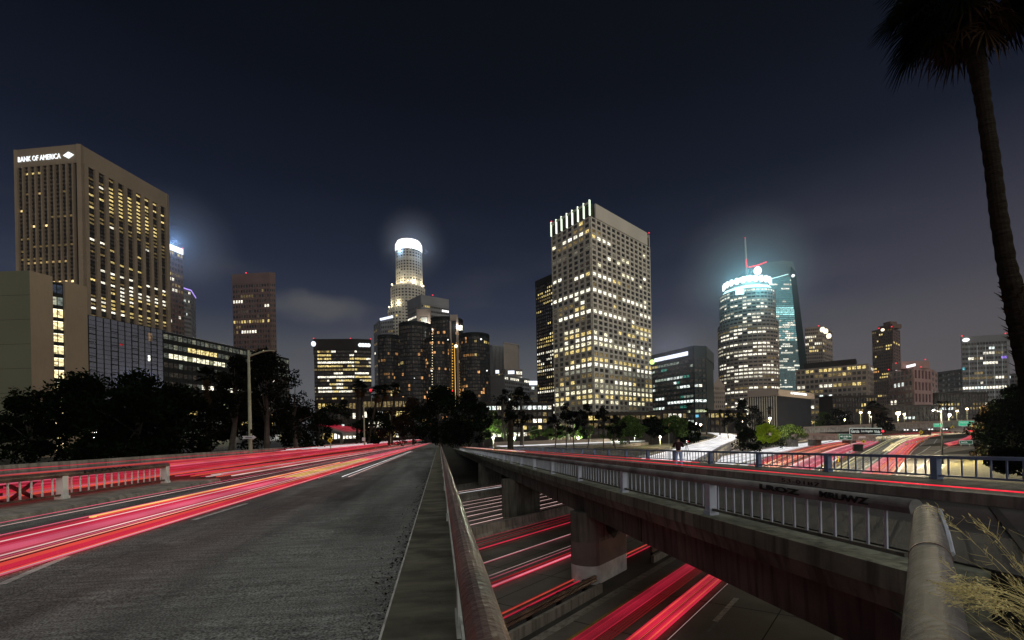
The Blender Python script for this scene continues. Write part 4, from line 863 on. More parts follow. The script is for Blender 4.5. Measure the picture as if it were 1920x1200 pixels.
for k in range(14):
    s = 17.5-k*2; m = MB(); q = [fp_(s, 10.72, 0), fp_(s+.15, 10.72, 0), fp_(s+.15, 10.9, 0), fp_(s, 10.9, 0)]; m.hexa(q, [p+Vector((0, 0, .8)) for p in q]); m.build('post', 'black_metal', g)
g = empty('guardrail', 'steel guardrail running on beyond the wide pier under the bridge deck', 'guardrail')
m = MB(); m.sweep([[fp_(s, 10.62, .55), fp_(s, 10.62, .85), fp_(s, 10.72, .85), fp_(s, 10.72, .55)] for s in (24.6, 30, 45)]); m.build('beam', 'rail_metal', g)
m = MB(); m.sweep([[fp_(s, 10.45, 0), fp_(s, 10.45, .42), fp_(s, 10.62, .42), fp_(s, 10.62, 0)] for s in (24.4, 30, 45)]); m.build('kerb_beam', 'concrete', g)
for k in range(6):
    s = 25+k*2; m = MB(); q = [fp_(s, 10.72, 0), fp_(s+.15, 10.72, 0), fp_(s+.15, 10.9, 0), fp_(s, 10.9, 0)]; m.hexa(q, [p+Vector((0, 0, .8)) for p in q]); m.build('post', 'black_metal', g)

# ---- piers under the right bridge
def pier(s0, s1, t0, t1, top, label, painted):
    root = empty('bridge_pier', label, 'bridge pier', 'piers under the right bridge')
    def ring(dh, top_=None):
        pts = []; r = (t1-t0)/2
        for k in range(9):
            a = math.pi/2+math.pi*k/8; pts.append((s0+r*.6+r*.6*math.cos(a), (t0+t1)/2+r*math.sin(a)))
        for k in range(9):
            a = -math.pi/2+math.pi*k/8; pts.append((s1-r*.6+r*.6*math.cos(a), (t0+t1)/2+r*math.sin(a)))
        return pts
    pts = ring(0); hs = [0, .9, 2.05, None] if painted else [0, .25, None]
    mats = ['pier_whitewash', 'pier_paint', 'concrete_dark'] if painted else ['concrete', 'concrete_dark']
    names = ['whitewashed_foot', 'painted_band', 'shaft'] if painted else ['foot', 'shaft']
    for k in range(len(mats)):
        lo = [fp_(s, t, hs[k]) for s, t in pts]
        hi = [fp_(s, t, hs[k+1]) for s, t in pts] if hs[k+1] is not None else [Vector((p.x, p.y, BS*p.y-top)) for p in lo]
        m = MB(); m.hexa(lo, hi); m.build(names[k], mats[k], root)
    rehome(root, fp_((s0+s1)/2, (t0+t1)/2))
pier(19.2, 23.0, 11.2, 12.8, 3.5, 'nearest wide pier with a white-painted foot and dark soot stain', True)
# soot stain on the near pier
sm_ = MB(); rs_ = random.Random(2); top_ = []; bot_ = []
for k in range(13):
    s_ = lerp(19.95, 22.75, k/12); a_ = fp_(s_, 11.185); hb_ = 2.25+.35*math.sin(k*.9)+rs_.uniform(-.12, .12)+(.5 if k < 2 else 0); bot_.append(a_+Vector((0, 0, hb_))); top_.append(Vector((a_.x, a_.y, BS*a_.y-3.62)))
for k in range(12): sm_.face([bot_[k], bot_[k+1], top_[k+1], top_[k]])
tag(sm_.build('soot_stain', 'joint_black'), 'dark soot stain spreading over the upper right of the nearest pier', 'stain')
pier(33.4, 38.0, 28.2, 30.2, 3.5, 'plain concrete pier standing between the white freeway streaks', False)
pier(59.5, 64.5, 57.0, 59.2, 3.5, 'farthest visible pier with round graffiti above the dark lanes', False)

# ================================================================== bridges
def run(fr, prof, Ys, m):
    m.sweep([[fr(X, Y, h) for X, h in prof] for Y in Ys])
YS = [5.2, 8, 12, 20, 40, 80, 140, 260]
bridge = empty('road_bridge', 'long grey concrete bridge on the right with slab edge, girder and two railings', 'bridge')
m = MB(); run(R, [(6.5, 1.95), (7.5, 1.93), (7.5, 2.3), (6.5, 2.3)], YS, m)
run(R, [(6.52, 2.3), (7.5, 2.3), (7.5, 2.62), (6.62, 2.62)], YS, m); m.build('slab_edge', 'deck_edge', bridge)
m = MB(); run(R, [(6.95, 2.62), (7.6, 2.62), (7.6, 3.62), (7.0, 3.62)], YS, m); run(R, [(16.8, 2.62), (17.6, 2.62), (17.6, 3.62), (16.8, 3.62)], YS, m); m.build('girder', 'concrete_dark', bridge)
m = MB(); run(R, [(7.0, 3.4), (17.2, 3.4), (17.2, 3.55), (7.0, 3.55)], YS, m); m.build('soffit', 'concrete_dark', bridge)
m = MB()
for Y in (15.2, 27, 39, 51, 63, 75, 87): m.box(6.93, 6.952, Y, Y+.03, BS*Y-3.6, BS*Y-2.64)
m.build('girder_joint', 'joint_black', bridge)
m = MB(); run(R, [(7.5, 1.9), (13.9, 1.86), (13.9, 2.6), (7.5, 2.6)], [-14]+YS, m); struct(m, 'road', 'asphalt_dark')
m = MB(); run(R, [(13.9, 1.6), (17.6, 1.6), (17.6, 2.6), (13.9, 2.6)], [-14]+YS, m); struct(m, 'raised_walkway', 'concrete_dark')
m = MB(); run(R, [(13.7, 1.575), (14.05, 1.575), (14.05, 1.90), (13.68, 1.90)], [-14]+YS, m); struct(m, 'kerb', 'concrete')
m = MB(); a = at(1862, 952, 1.86); b_ = at(1925, 1030, 1.86); dd = (b_-a).normalized(); nn = Vector((-dd.y, dd.x, 0))*.07
a2 = a-dd*.2; q = [a2-nn, b_+dd*6-nn, b_+dd*6+nn, a2+nn]; m.face([Vector((p.x, p.y, BS*p.y-1.84)) for p in q])
struct(m, 'road_joint', 'joint_black')
m = MB(); a = at(1772, 970, 1.88); b_ = at(1920, 1001, 1.88); nn = Vector((0, .02, 0)); q = [a-nn, b_+(b_-a)*3-nn, b_+(b_-a)*3+nn, a+nn]; m.face([Vector((p.x, p.y, BS*p.y-1.84)) for p in q]); struct(m, 'road_line', 'paint_faint')
# stencilled numbers on the kerb
kx = R(13.66, 15.4, 1.86); d_ = Vector((0, -1, 0))
kt = textmesh('kerb_stencil', '53-0187', 'graffiti_black', R(13.672, 16.6, 1.80), (0, -1, 0), (0, 0, 1), height=.14, width=1.9, depth=.008, center=False)
tag(kt, 'faint black number stencilled on the grey kerb right of the near railing end', 'stencil')

def railing(root, fr, X, posts, nbal, h0, h1, mats, cap='round', skip=0, capw=.11, postw=.2, postd=None):
    """posts: list of Y; h0 base depth, h1 top depth"""
    mcap, mpost, mbal, mlow = mats; ya, yb = posts[0], posts[-1]
    m = MB()
    if cap == 'round':
        secs = []
        for Y in [ya-.15]+posts[1:-1]+[yb+.15]:
            secs.append([fr(X+capw*math.cos(t), Y, h1+capw*.75-capw*1.0*math.sin(t)-(0)) for t in [math.pi*k/10 for k in range(11)]]+[fr(X-capw*.8, Y, h1+capw*1.5), fr(X+capw*.8, Y, h1+capw*1.5)][::1])
        m.sweep(secs); m.build('handrail', mcap, root, smooth=False)
    else:
        m.sweep([[fr(X-capw, Y, h1), fr(X+capw, Y, h1), fr(X+capw, Y, h1+.11), fr(X-capw, Y, h1+.11)] for Y in (ya-.1, yb+.1)]); m.build('handrail', mcap, root)
    hb = h0-.10
    m = MB(); m.sweep([[fr(X-.04, Y, hb-.06), fr(X+.04, Y, hb-.06), fr(X+.04, Y, hb), fr(X-.04, Y, hb)] for Y in (ya, yb)]); m.build('bottom_rail', mlow, root)
    for Y in posts[skip:]:
        m = MB(); w_ = postw/2
        pd = postd or w_*1.1; q = [(X-w_, Y-pd), (X+w_, Y-pd), (X+w_, Y+pd), (X-w_, Y+pd)]
        lo = [fr(x, y, h0+.0) for x, y in q]; hi = [fr(x, y, h1+.06) for x, y in q]; m.hexa(lo, hi)
        q2 = [(X-w_*1.25, Y-pd*1.3), (X+w_*1.25, Y-pd*1.3), (X+w_*1.25, Y+pd*1.3), (X-w_*1.25, Y+pd*1.3)]; m.hexa([fr(x, y, h0+.02) for x, y in q2], [fr(x, y, h0-.09) for x, y in q2])
        m.build('post', mpost, root)
    first = None; n = 0; rest = MB(); lim = 96
    for k in range(len(posts)-1):
        for j in range(1, nbal+1):
            Y = lerp(posts[k], posts[k+1], j/(nbal+1))
            if n < lim:
                if first is None:
                    mm = MB(); mm.box(-.014, .014, -.022, .022, 0, (hb-.03)-(h1+.08)); first = mm.build('baluster', mbal, root); o = first
                else:
                    o = first.copy(); col.objects.link(o); o.parent = root
                o.location = fr(X, Y, hb-.03)
            else:
                p = fr(X, Y, hb-.03); rest.box(p.x-.014, p.x+.014, p.y-.022, p.y+.022, p.z, p.z+(hb-.03)-(h1+.08))
            n += 1
    if rest.v: rest.build('baluster', mbal, root)['kind'] = 'stuff'
r1 = empty('bridge_railing', 'near railing of the right bridge with pale posts, grey balusters and spray-painted cap', 'railing')
railing(r1, R, 6.82, [5.78]+[10.75+5.62*k for k in range(0, 30)], 15, 1.93, .98, ('cap_concrete', 'rail_grey', 'rail_grey', 'concrete_dark'), capw=.12, postw=.2, skip=1)
r2 = empty('bridge_railing', 'dark blue far railing of the right bridge, behind the standing person', 'railing')
railing(r2, R, 17.2, [2.9, 8.2]+[13.5+4.52*k for k in range(0, 34)], 12, 1.6, .77, ('rail_blue',)*4, cap='flat', capw=.07, postw=.2)
r3 = empty('bridge_railing', 'close rusty pipe railing beside the camera along the left road bridge', 'railing')
railing(r3, Lf, .175, [-1.4, 3.9, 9.3, 14.9]+[20.5+5.6*k for k in range(0, 21)], 15, 1.6, .74, ('rail_metal', 'rail_white', 'rail_white', 'rail_white'), capw=.088, postw=.11, postd=.17)
r4 = empty('bridge_railing', 'short railing in front of the red light streaks on the left, with white balusters', 'railing')
railing(r4, Lf, -11.95, [5.4, 11, 16.56, 22.1], 14, 1.6, .75, ('rail_metal', 'post_white', 'post_white', 'rail_metal'), capw=.11, postw=.2)
# end rail turning back towards the camera, right foreground
r5 = empty('end_railing', 'thick scratched grey pipe rail rising from the bottom right corner', 'railing')
A = at(1739, 944, .86); B = P(1756, 1200, 2.0); C_ = B+(B-A)*.45; C_.z = B.z
m = MB(); secs = []
ax = (B-A); ax.z = 0; ax.normalize(); sd = Vector((ax.y, -ax.x, 0))
for p, rr in ((A-ax*.02, .05), (A, .12), (A+ax*.06, .134), (lerp(A, B, .33), .134), (lerp(A, B, .34), .134), (B, .132), (C_, .132)):
    secs.append([p+sd*(rr*math.cos(t))+Vector((0, 0, rr*(math.sin(t))-.14)) for t in [2*math.pi*k/20 for k in range(20)]])
m.sweep(secs); m.build('handrail', 'rail_cap_worn', r5, smooth=True)
for t_c in (.045, .52):
    cc_ = lerp(A, B, t_c); m = MB(); m.sweep([[p_+sd*(.139*math.cos(t))+Vector((0, 0, .139*math.sin(t)-.14)) for t in [2*math.pi*k/20 for k in range(20)]] for p_ in (cc_, cc_+ax*.025)]); m.build('weld_collar', 'rail_metal', r5)
m = MB(); q = [A-sd*.1, C_-sd*.1, C_+sd*.1, A+sd*.1]; m.hexa([(p.x, p.y, p.z-2.8) for p in q], [(p.x, p.y, p.z-.26) for p in q]); m.build('parapet_wall', 'concrete_dark', r5)
m = MB(); p = lerp(A, B, .08); m.tube([p-sd*.10+Vector((0, 0, -.02)), lerp(A, B, .3)-sd*.13+Vector((0, 0, -.08)), lerp(A, B, .45)-sd*.14+Vector((0, 0, -.15))], .022, 6); m.build('bent_flange', 'rail_grey', r5)
# abutment below the right bridge's near end
m = MB(); q = [(6.9, 6.4), (19, 6.4), (19, 3.0), (C_.x, C_.y), (A.x+.1, A.y)]; m.hexa([(x, y, -9) for x, y in q], [(x, y, BS*y-2.65) for x, y in q]); struct(m, 'abutment', 'concrete_dark')
# spray paint on the cap and on the side of the near railing
for txt, Y0, w_, lab in (('LROZ', 8.75, 1.1, 'sprayed tag LROZ on the cap of the near right railing'), ('MRUWZ', 7.2, .95, 'dense black sprayed tag on the railing cap beside the thick pipe')):
    t_ = textmesh('graffiti', txt, 'graffiti_black', R(6.69, Y0, 1.09), (0, -1, 0), (0, 0, 1), height=.115, width=w_, depth=.012, bold=.05); tag(t_, lab, 'graffiti')
t_ = textmesh('graffiti', 'BEX', 'graffiti_red', Lf(-12.04, 13.2, 1.5), (0, 1, 0), (0, 0, 1), height=.5, width=2.6, depth=.01, bold=.02); tag(t_, 'large dark sprayed letters behind the balusters of the left railing', 'graffiti')
t_ = textmesh('graffiti', 'NUAVAS', 'graffiti_black', Lf(-11.83, 17.3, .84), (0, 1, 0), (0, 0, 1), height=.10, width=2.4, depth=.012, bold=.02); tag(t_, 'scribbled dark tag on the cap of the left railing', 'graffiti')

# left bridge deck
LY = [-14, 0, 4, 8, 12, 20, 40, 80, 140, 240, 330]
m = MB(); run(Lf, [(-10.55, 1.8), (-.52, 1.8), (-.52, 2.5), (-10.55, 2.5)], LY, m); struct(m, 'road', 'asphalt')
m = MB(); run(Lf, [(-.50, 1.6), (.30, 1.6), (.30, 2.6), (-.50, 2.6)], LY, m); struct(m, 'sidewalk', 'sidewalk_concrete')
m = MB(); run(Lf, [(-.52, 1.598), (-.5, 1.594), (-.5, 1.9), (-.52, 1.9)], LY, m); struct(m, 'kerb', 'paint_white')
m = MB(); run(Lf, [(-12.3, 1.6), (-10.7, 1.6), (-10.55, 1.64), (-10.5, 1.9), (-12.3, 2.4)], LY[:6]+[24], m); struct(m, 'sidewalk', 'concrete')
m = MB(); run(Lf, [(-.45, 2.6), (.22, 2.6), (.22, 3.5), (-.45, 3.5)], LY, m); struct(m, 'bridge_girder', 'concrete_dark')
LR = lambda X, Y, h: Vector((X, Y, -.0062*Y-h))
m = MB(); run(LR, [(-20.2, 1.8), (-12.3, 1.8), (-12.3, 2.4), (-20.2, 2.4)], LY, m); struct(m, 'slip_road', 'asphalt')
m = MB(); m.face([Lf(-12.3, 24, 1.72), Lf(-10.5, 24, 1.72), Lf(-10.5, 330, 1.5), Lf(-12.3, 330, 1.2)]); struct(m, 'road', 'asphalt')
m = MB(); run(LR, [(-20.05, 1.9), (-20.0, 1.5), (-20.05, .87), (-20.35, .87), (-20.4, 1.9)], LY, m)
wl = m.build('parapet_wall', 'concrete'); tag(wl, 'long low concrete wall along the far side of the left road', 'wall')
t_ = textmesh('graffiti', 'RASK  DEVOH', 'graffiti_black', LR(-19.98, 62, 1.3), (0, 1, 0), (0, 0, 1), height=.42, width=20, depth=.012); tag(t_, 'faint dark tags on the low wall beyond the left road', 'graffiti')
# lane marks on the left road
m = MB()
def dash(px0, py0, px1, py1, w_, h=1.795):
    a = at(px0, py0, h, 0, -.0131); b_ = at(px1, py1, h, 0, -.0131); d = (b_-a).normalized(); n = Vector((-d.y, d.x, 0))*w_/2
    m.face([a-n, b_-n, b_+n, a+n])
dash(362, 975, 462, 944, .13); dash(598, 897, 636, 887, .13); dash(660, 881, 700, 869.5, .13); dash(712, 867, 745, 857.5, .13); dash(0, 1096, 126, 1043, .12)
struct(m, 'lane_marking', 'paint_white')
m = MB(); dash(308, 1032, 520, 944, .035); dash(520, 944, 700, 883, .035); dash(-30, 1140, 308, 1012, .02); dash(306, 1021, 520, 939, .02); dash(0, 1000, 240, 949, .06)
struct(m, 'lane_marking', 'paint_faint')
# leaf litter and grit in the gutter beside the kerb
rg = random.Random(4); m = MB()
for k in range(700):
    Y = 2.5+rg.random()**1.6*28; X = -.53-abs(rg.gauss(0, .16)); s = rg.uniform(.008, .03); p = Lf(X, Y, 1.8-s*.4); a = rg.random()*6.28
    u_ = Vector((math.cos(a), math.sin(a), rg.uniform(-.3, .3)))*s; v_ = Vector((-math.sin(a), math.cos(a), rg.uniform(-.3, .3)))*s*.5; m.face([p-u_, p-v_, p+u_, p+v_+Vector((0, 0, s*.6))])
tag(m.build('leaf_litter', 'leaf_brown'), kind='stuff')

# ================================================================== light streaks of the traffic: real glowing strands hanging over the lanes
RED = (0.60, 0.016, 0.050); PINK = (0.74, 0.11, 0.19); ORA = (0.76, 0.085, 0.05); DRED = (0.30, 0.006, 0.012); YLO = (1.0, 0.62, 0.18); WH = (0.95, 0.93, 0.95); WPK = (0.85, 0.55, 0.52)
def strand(m, path, w_, h, c):
    secs = []
    for k, p in enumerate(path):
        d = path[min(k+1, len(path)-1)]-path[max(k-1, 0)]; d.z = 0; d.normalize(); n = Vector((-d.y, d.x, 0))*w_/2; z = Vector((0, 0, h/2))
        secs.append([p-n-z, p+n-z, p+n+z, p-n+z])
    m.sweep(secs, True, 0, c)
rt_ = random.Random(9)
def scale(c, k): return tuple(v*k for v in c)
def trail(label, group, fr, Ys, items):
    """items: (X, h, width, height, colour)"""
    m = MB()
    for X, h, w_, hh, c in items: strand(m, [fr(X, Y, h) for Y in Ys], w_, hh, c)
    return tag(m.build('light_streak', 'trail_light'), label, 'light streak', group)
GL = 'light streaks of passing cars on the left road'
YL = [-3, 0, 4, 8, 12, 18, 26, 36, 50, 70, 100, 140, 200, 260]
# left lane pair
it = []
for k in range(9):
    x = lerp(-6.6, -5.4, k/8); it.append((x*1.27, 1.69+rt_.uniform(-.008, .008), .19, .02, scale(((.28, .01, .02), RED, (.62, .02, .07), (.66, .03, .08), (.68, .05, .11), PINK, (.7, .10, .17), (.45, .04, .07), (.20, .015, .025))[k], rt_.uniform(.9, 1.0))))
trail('broad magenta streak of tail lights crossing the left road surface', GL, Lf, YL, it)
it = [(lerp(-6.66, -6.22, k/4), 1.74+rt_.uniform(-.006, .006), .10, .02, scale(rt_.choice(((.84, .07, .05), (.8, .05, .05), RED)), rt_.uniform(.8, 1))) for k in range(5)]
trail('thin hot pink-white lines floating above the broad magenta streak', GL, Lf, YL, [(lerp(-5.75, -3.95, k/8)+rt_.uniform(-.05, .05), 1.18+rt_.uniform(-.06, .06), .018, .010, scale((PINK, WPK, RED, WPK, PINK, (.9, .35, .25), RED, WPK, PINK)[k], rt_.uniform(.7, 1.1))) for k in range(9)])
it = [(lerp(-6.66, -6.22, k/4), 1.74+rt_.uniform(-.006, .006), .10, .02, scale(rt_.choice(((.84, .07, .05), (.8, .05, .05), RED)), rt_.uniform(.8, 1))) for k in range(5)]
trail('orange-red streak nearest to the bare asphalt on the left road', GL, Lf, YL, it)
it = [(x, 1.72, .05, .008, scale(DRED, rt_.uniform(.25, .5))) for x in (-7.05, -6.95, -6.85, -6.75)]
trail('dim brownish-red streaks between the magenta and the orange-red ones', GL, Lf, YL, it)
YY = [12.4, 16, 22, 30, 40]
trail('thin amber streak that begins in the middle of the left road', GL, Lf, YY, [(-8.35, 1.66, .09, .045, YLO), (-8.2, 1.66, .06, .03, ORA)])
trail('pale yellow patch of streaks farther along the left road', GL, Lf, [24, 30, 38, 47], [(lerp(-7.9, -6.6, k/8), 1.66+rt_.uniform(-.02, .02), .08, .03, scale(YLO, rt_.uniform(.3, .75))) for k in range(9)])
trail('thin white streaks low over the lane line of the left road', GL, Lf, [24, 34, 50, 80], [(-4.9, 1.72, .04, .02, WH), (-4.6, 1.74, .03, .015, WPK)])
trail('hair-thin pink streak beside the left kerb', GL, Lf, YL, [(-9.3, 1.55, .025, .012, PINK), (-8.6, 1.5, .02, .008, WPK)])
trail('pink streaks that start beyond the end of the short left railing', GL, Lf, [23, 30, 40, 60, 90, 150, 240], [(lerp(-12, -9.6, k/11), 1.38+rt_.uniform(-.06, .08), .12, .035, scale(rt_.choice((PINK, ORA, WPK, PINK, RED)), rt_.uniform(.5, 1))) for k in range(12)])
YR = [-8, 0, 6, 12, 18, 26, 36, 50, 70, 100, 150, 220, 300]
it = [(lerp(-16.6, -12.6, k/33), 1.30+rt_.uniform(-.25, .22), .2, .05, scale(rt_.choice((RED, RED, PINK, ORA, PINK)), rt_.uniform(.5, .95))) for k in range(34)]
trail('wide band of crimson streaks seen through the left railing balusters', GL, LR, YR, it)
it = [(lerp(-14.6, -12.5, k/9), 1.52+rt_.uniform(-.05, .05), .14, .03, scale(rt_.choice((ORA, PINK, ORA)), rt_.uniform(.5, .85))) for k in range(10)]
trail('low orange streaks along the foot of the left railing', GL, LR, YR, it)
trail('single thin red streak running above the cap of the left railing', GL, LR, YR, [(-17.6, .96, .05, .03, RED)])
trail('cream and white streaks over the far end of the slip road', GL, LR, [55, 70, 100, 150, 220, 300], [(lerp(-18.5, -14, k/8), 1.1+rt_.uniform(-.1, .1), .3, .05, scale(rt_.choice((YLO, WPK, WH, PINK)), rt_.uniform(.6, 1))) for k in range(9)])
trail('pink streaks that fill the far end of the slip road', GL, LR, [48, 70, 100, 150, 220, 300], [(lerp(-19, -12.6, k/12), 1.5+rt_.uniform(-.1, .1), .3, .04, scale(rt_.choice((PINK, RED, ORA, PINK)), rt_.uniform(.5, 1))) for k in range(13)])
# right bridge
GR = 'light streaks on the right bridge'
YB = [-10, 0, 8, 14, 24, 40, 70, 120, 200, 250]
trail('bright thin red streak running the whole length of the right bridge', GR, R, YB, [(12.35, 1.31, .05, .026, (1.0, .02, .05))])
trail('fainter red streak above the bright one, ending before the standing person', GR, R, [22, 40, 70, 120, 200, 250], [(13.3, 1.22, .05, .03, (.8, .015, .04))])
trail('short cream and red streaks at the far end of the right bridge', GR, R, [70, 100, 140, 200, 250], [(11.6, 1.25, .1, .05, YLO), (12.9, 1.28, .1, .05, WH), (10.8, 1.2, .1, .05, RED), (9.8, 1.4, .1, .05, PINK)])
# freeway, along s at a given t
def ftrail(label, group, items, s0=-30, s1=520, ss=None):
    m = MB(); S = ss or [s0, s0+.4*(s1-s0), s1]
    for t, dh, w_, hh, c in items:
        k = (FH-.16)/(FH-dh); strand(m, [fp_(s, t*k, .14+.03*(dh-.5)) for s in S], w_, hh*.8, c)
    return tag(m.build('light_streak', 'trail_light'), label, 'light streak', group)
GF = 'red light streaks on the freeway'; GW = 'white light streaks on the freeway'
ftrail('bright striped red streak on the near lane, right one of the two', GF, [(lerp(5.8, 6.5, k/11), .75, .05 if k not in (5, 6) else .02, .02, scale((RED, RED, ORA, RED)[k % 4], rt_.uniform(.75, 1.0))) for k in range(12)]+[(5.68, .5, .012, .01, scale(WPK, .5))], -30, 50)
ftrail('dimmer red streak on the exit lane next to the yellow line', GF, [(lerp(7.45, 8.0, k/8), .7, .045, .015, scale(RED, rt_.uniform(.35, .7))) for k in range(9)]+[(lerp(7.0, 7.35, k/3), .7, .05, .01, scale(DRED, .5)) for k in range(4)], -30, 50)
ftrail('thin red streak just beyond the guardrail under the bridge', GF, [(11.5, .5, .08, .03, scale(RED, .7)), (11.75, .55, .06, .03, scale(ORA, .6)), (12.1, .4, .05, .02, DRED)], -30, 420)
ftrail('brightest red and pink double streak under the bridge', GF, [(13.9, .75, .07, .02, RED), (14.0, .75, .035, .02, (.9, .3, .35)), (14.1, .75, .06, .02, PINK), (14.3, .75, .08, .01, scale(DRED, .6))])
ftrail('faint rose streak between the double streak and the dotted one', GF, [(15.3, .6, .06, .02, scale(PINK, .5)), (15.7, .6, .04, .02, scale(WPK, .4)), (15.0, .5, .08, .02, DRED)])
ftrail('dotted rose-white streak in the middle red lane', GF, [(17.5, .7, .05, .015, scale(WPK, .6)), (17.38, .7, .06, .015, scale(PINK, .5))])
ftrail('bright solid red streak farthest inside the red lanes under the bridge', GF, [(20.0, .75, .14, .03, RED)])
ftrail('dim red streaks beside the median barrier', GF, [(22.1, .6, .05, .025, scale(RED, .4)), (22.9, .6, .05, .025, scale(RED, .45)), (23.3, .6, .04, .02, DRED), (21.3, .6, .04, .02, DRED)])
for k, (t, lab) in enumerate(((27.7, 'first pinkish-white streak beyond the median barrier'), (29.3, 'second pinkish-white streak beyond the median barrier'), (31.6, 'third white streak beyond the median, before the plain pier'), (33.8, 'fourth white streak beyond the median, behind the plain pier'), (36.0, 'fifth white streak beyond the median barrier'), (38.4, 'sixth white streak beyond the median barrier'), (40.8, 'seventh white streak beyond the median barrier'), (43.2, 'white streak nearest to the second concrete barrier'))):
    ftrail(lab, GW, [(t, .65, .10, .02, scale(WPK, .95)), (t+.28, .6, .04, .012, scale(WPK, .5))], -30, 300)
for k, (t, lab) in enumerate(((50.5, 'nearer of two thin white streaks under the far part of the bridge'), (57.5, 'farther of two thin white streaks under the far part of the bridge'))):
    ftrail(lab, GW, [(t, .65, .08, .06, WH), (t+2.2, .65, .05, .04, WPK)], -30, 250)
def sheet(label, group, pa, pb, n, dh, hh, w_, pal, jit=.15, pf=None, seed=1, skip=0):
    """strands spread between two pixel lines laid on the freeway plane"""
    r_ = random.Random(seed); m = MB(); f = pf or (lambda x, y: atF(x, y, dh)); A = [f(*p) for p in pa]; B = [f(*p) for p in pb]
    for k in range(n):
        t = (k+.5)/n+r_.uniform(-.3, .3)/n; c = scale(r_.choice(pal), r_.uniform(.55, 1.05)); z = Vector((0, 0, r_.uniform(-jit, jit)))
        strand(m, [lerp(a, b, t)+z for a, b in zip(A, B)], w_*r_.uniform(.6, 1.3), hh, c)
    return tag(m.build('light_streak', 'trail_light'), label, 'light streak', group)
sheet('solid white sheet of headlight streaks filling the oncoming freeway lanes', GW, [(1150, 880), (1290, 868), (1400, 848.5), (1500, 832), (1560, 825.5), (1618, 821)], [(1330, 893), (1395, 874.5), (1457, 850), (1520, 836), (1570, 829), (1618, 823)], 46, .6, .16, 1.3, (WH, (.85, .85, .88)), seed=2, jit=.05)
sheet('orange and red streaks beside the white sheet of the freeway', GF, [(1340, 893), (1400, 875), (1460, 850), (1522, 836), (1572, 829), (1618, 823)], [(1440, 893), (1490, 869), (1530, 853), (1565, 841), (1598, 832), (1625, 826)], 16, .6, .09, .35, (ORA, RED, (.75, .3, .15), (.45, .12, .08), PINK), seed=3)
sheet('pink and red streaks beside the striped guardrail of the freeway', GF, [(1440, 893), (1490, 869), (1530, 853), (1565, 841), (1598, 832), (1625, 826)], [(1520, 893), (1566, 862), (1590, 852), (1615, 841), (1634, 834), (1648, 828)], 16, .6, .09, .35, (PINK, PINK, (.6, .14, .2), RED, (.8, .5, .5)), seed=4)
GX = 'light streaks on the right slip road'
sheet('pale yellow and grey streaks next to the striped guardrail on the right slip road', GX, [(1545, 893), (1592, 862), (1625, 845), (1660, 827), (1690, 816)], [(1600, 893), (1645, 862), (1668, 845), (1690, 829), (1715, 817)], 7, .6, .05, .25, ((.5, .45, .2), (.3, .32, .28), (.6, .55, .35), (.25, .24, .2)), seed=5)
sheet('curving red streaks in the middle of the right slip road', GX, [(1605, 893), (1648, 862), (1672, 845), (1695, 829), (1716, 819.5), (1740, 814)], [(1668, 893), (1697, 860), (1706, 846), (1722, 830), (1742, 820), (1764, 816)], 14, .6, .09, .35, (PINK, RED, ORA, (.6, .14, .18)), seed=6)
sheet('creamy yellow streaks curving over the red ones on the right slip road', GX, [(1655, 845), (1672, 832), (1690, 823), (1712, 817.5), (1738, 815)], [(1667, 845), (1683, 833), (1700, 825), (1722, 820), (1752, 816.5)], 5, .95, .1, .3, ((.95, .8, .45), (1, .85, .6)), seed=7)
sheet('blurred red streaks turning under the overpass at the far right', GX, [(1770, 832), (1795, 826), (1812, 820), (1822, 812)], [(1782, 836), (1805, 830), (1822, 824), (1829, 814)], 7, .6, .09, .35, (RED, PINK, ORA), seed=8)
sheet('long faint red streaks under the right overpass', GX, [(1655, 812), (1700, 811), (1760, 810), (1830, 807)], [(1655, 815), (1700, 814), (1760, 812), (1830, 809)], 4, .9, .12, .5, (DRED, RED), seed=9)
# ---- curving viaduct with white streaks
vp = [(1180, 891, 50), (1232, 876, 62), (1285, 855, 84), (1322, 839, 118), (1350, 829.5, 150), (1364, 823.5, 182), (1366, 819, 208), (1356, 816, 224), (1334, 814, 232), (1300, 813, 236)]
cp = [P(*q) for q in vp]
def side(cp, off, dz=0):
    res = []
    for k, p in enumerate(cp):
        d = cp[min(k+1, len(cp)-1)]-cp[max(k-1, 0)]; d.z = 0; d.normalize(); res.append(p+Vector((d.y, -d.x, 0))*off+Vector((0, 0, dz)))
    return res
vi = empty('curved_viaduct', 'curving concrete ramp bridge carrying solid white streaks past the park trees', 'bridge')
m = MB(); m.sweep([[a, b_, b_-Vector((0, 0, 1.1)), a-Vector((0, 0, 1.1))] for a, b_ in zip(side(cp, -5.2), side(cp, 5.2))]); m.build('deck', 'road_concrete', vi)
for o_ in (-5.2, 5.2):
    m = MB(); m.sweep([[a, b_, b_+Vector((0, 0, .8)), a+Vector((0, 0, .8))] for a, b_ in zip(side(cp, o_-.15), side(cp, o_+.15))]); m.build('parapet', 'concrete', vi)
for k in (2, 3, 4, 5):
    p = cp[k]; m = MB(); m.box(p.x-.8, p.x+.8, p.y-.8, p.y+.8, gz(p.x, p.y)-.5, p.z-1.1); m.build('column', 'concrete', vi)
m = MB()
for k in range(9): strand(m, [p+Vector((0, 0, .55)) for p in side(cp, lerp(-3.9, 3.4, k/8))], .8, .08, scale(WH, rt_.uniform(.7, 1.0)))
tag(m.build('light_streak', 'trail_light'), 'bright white streaks following the curving ramp past the park trees', 'light streak', 'white light streaks on the ramps')
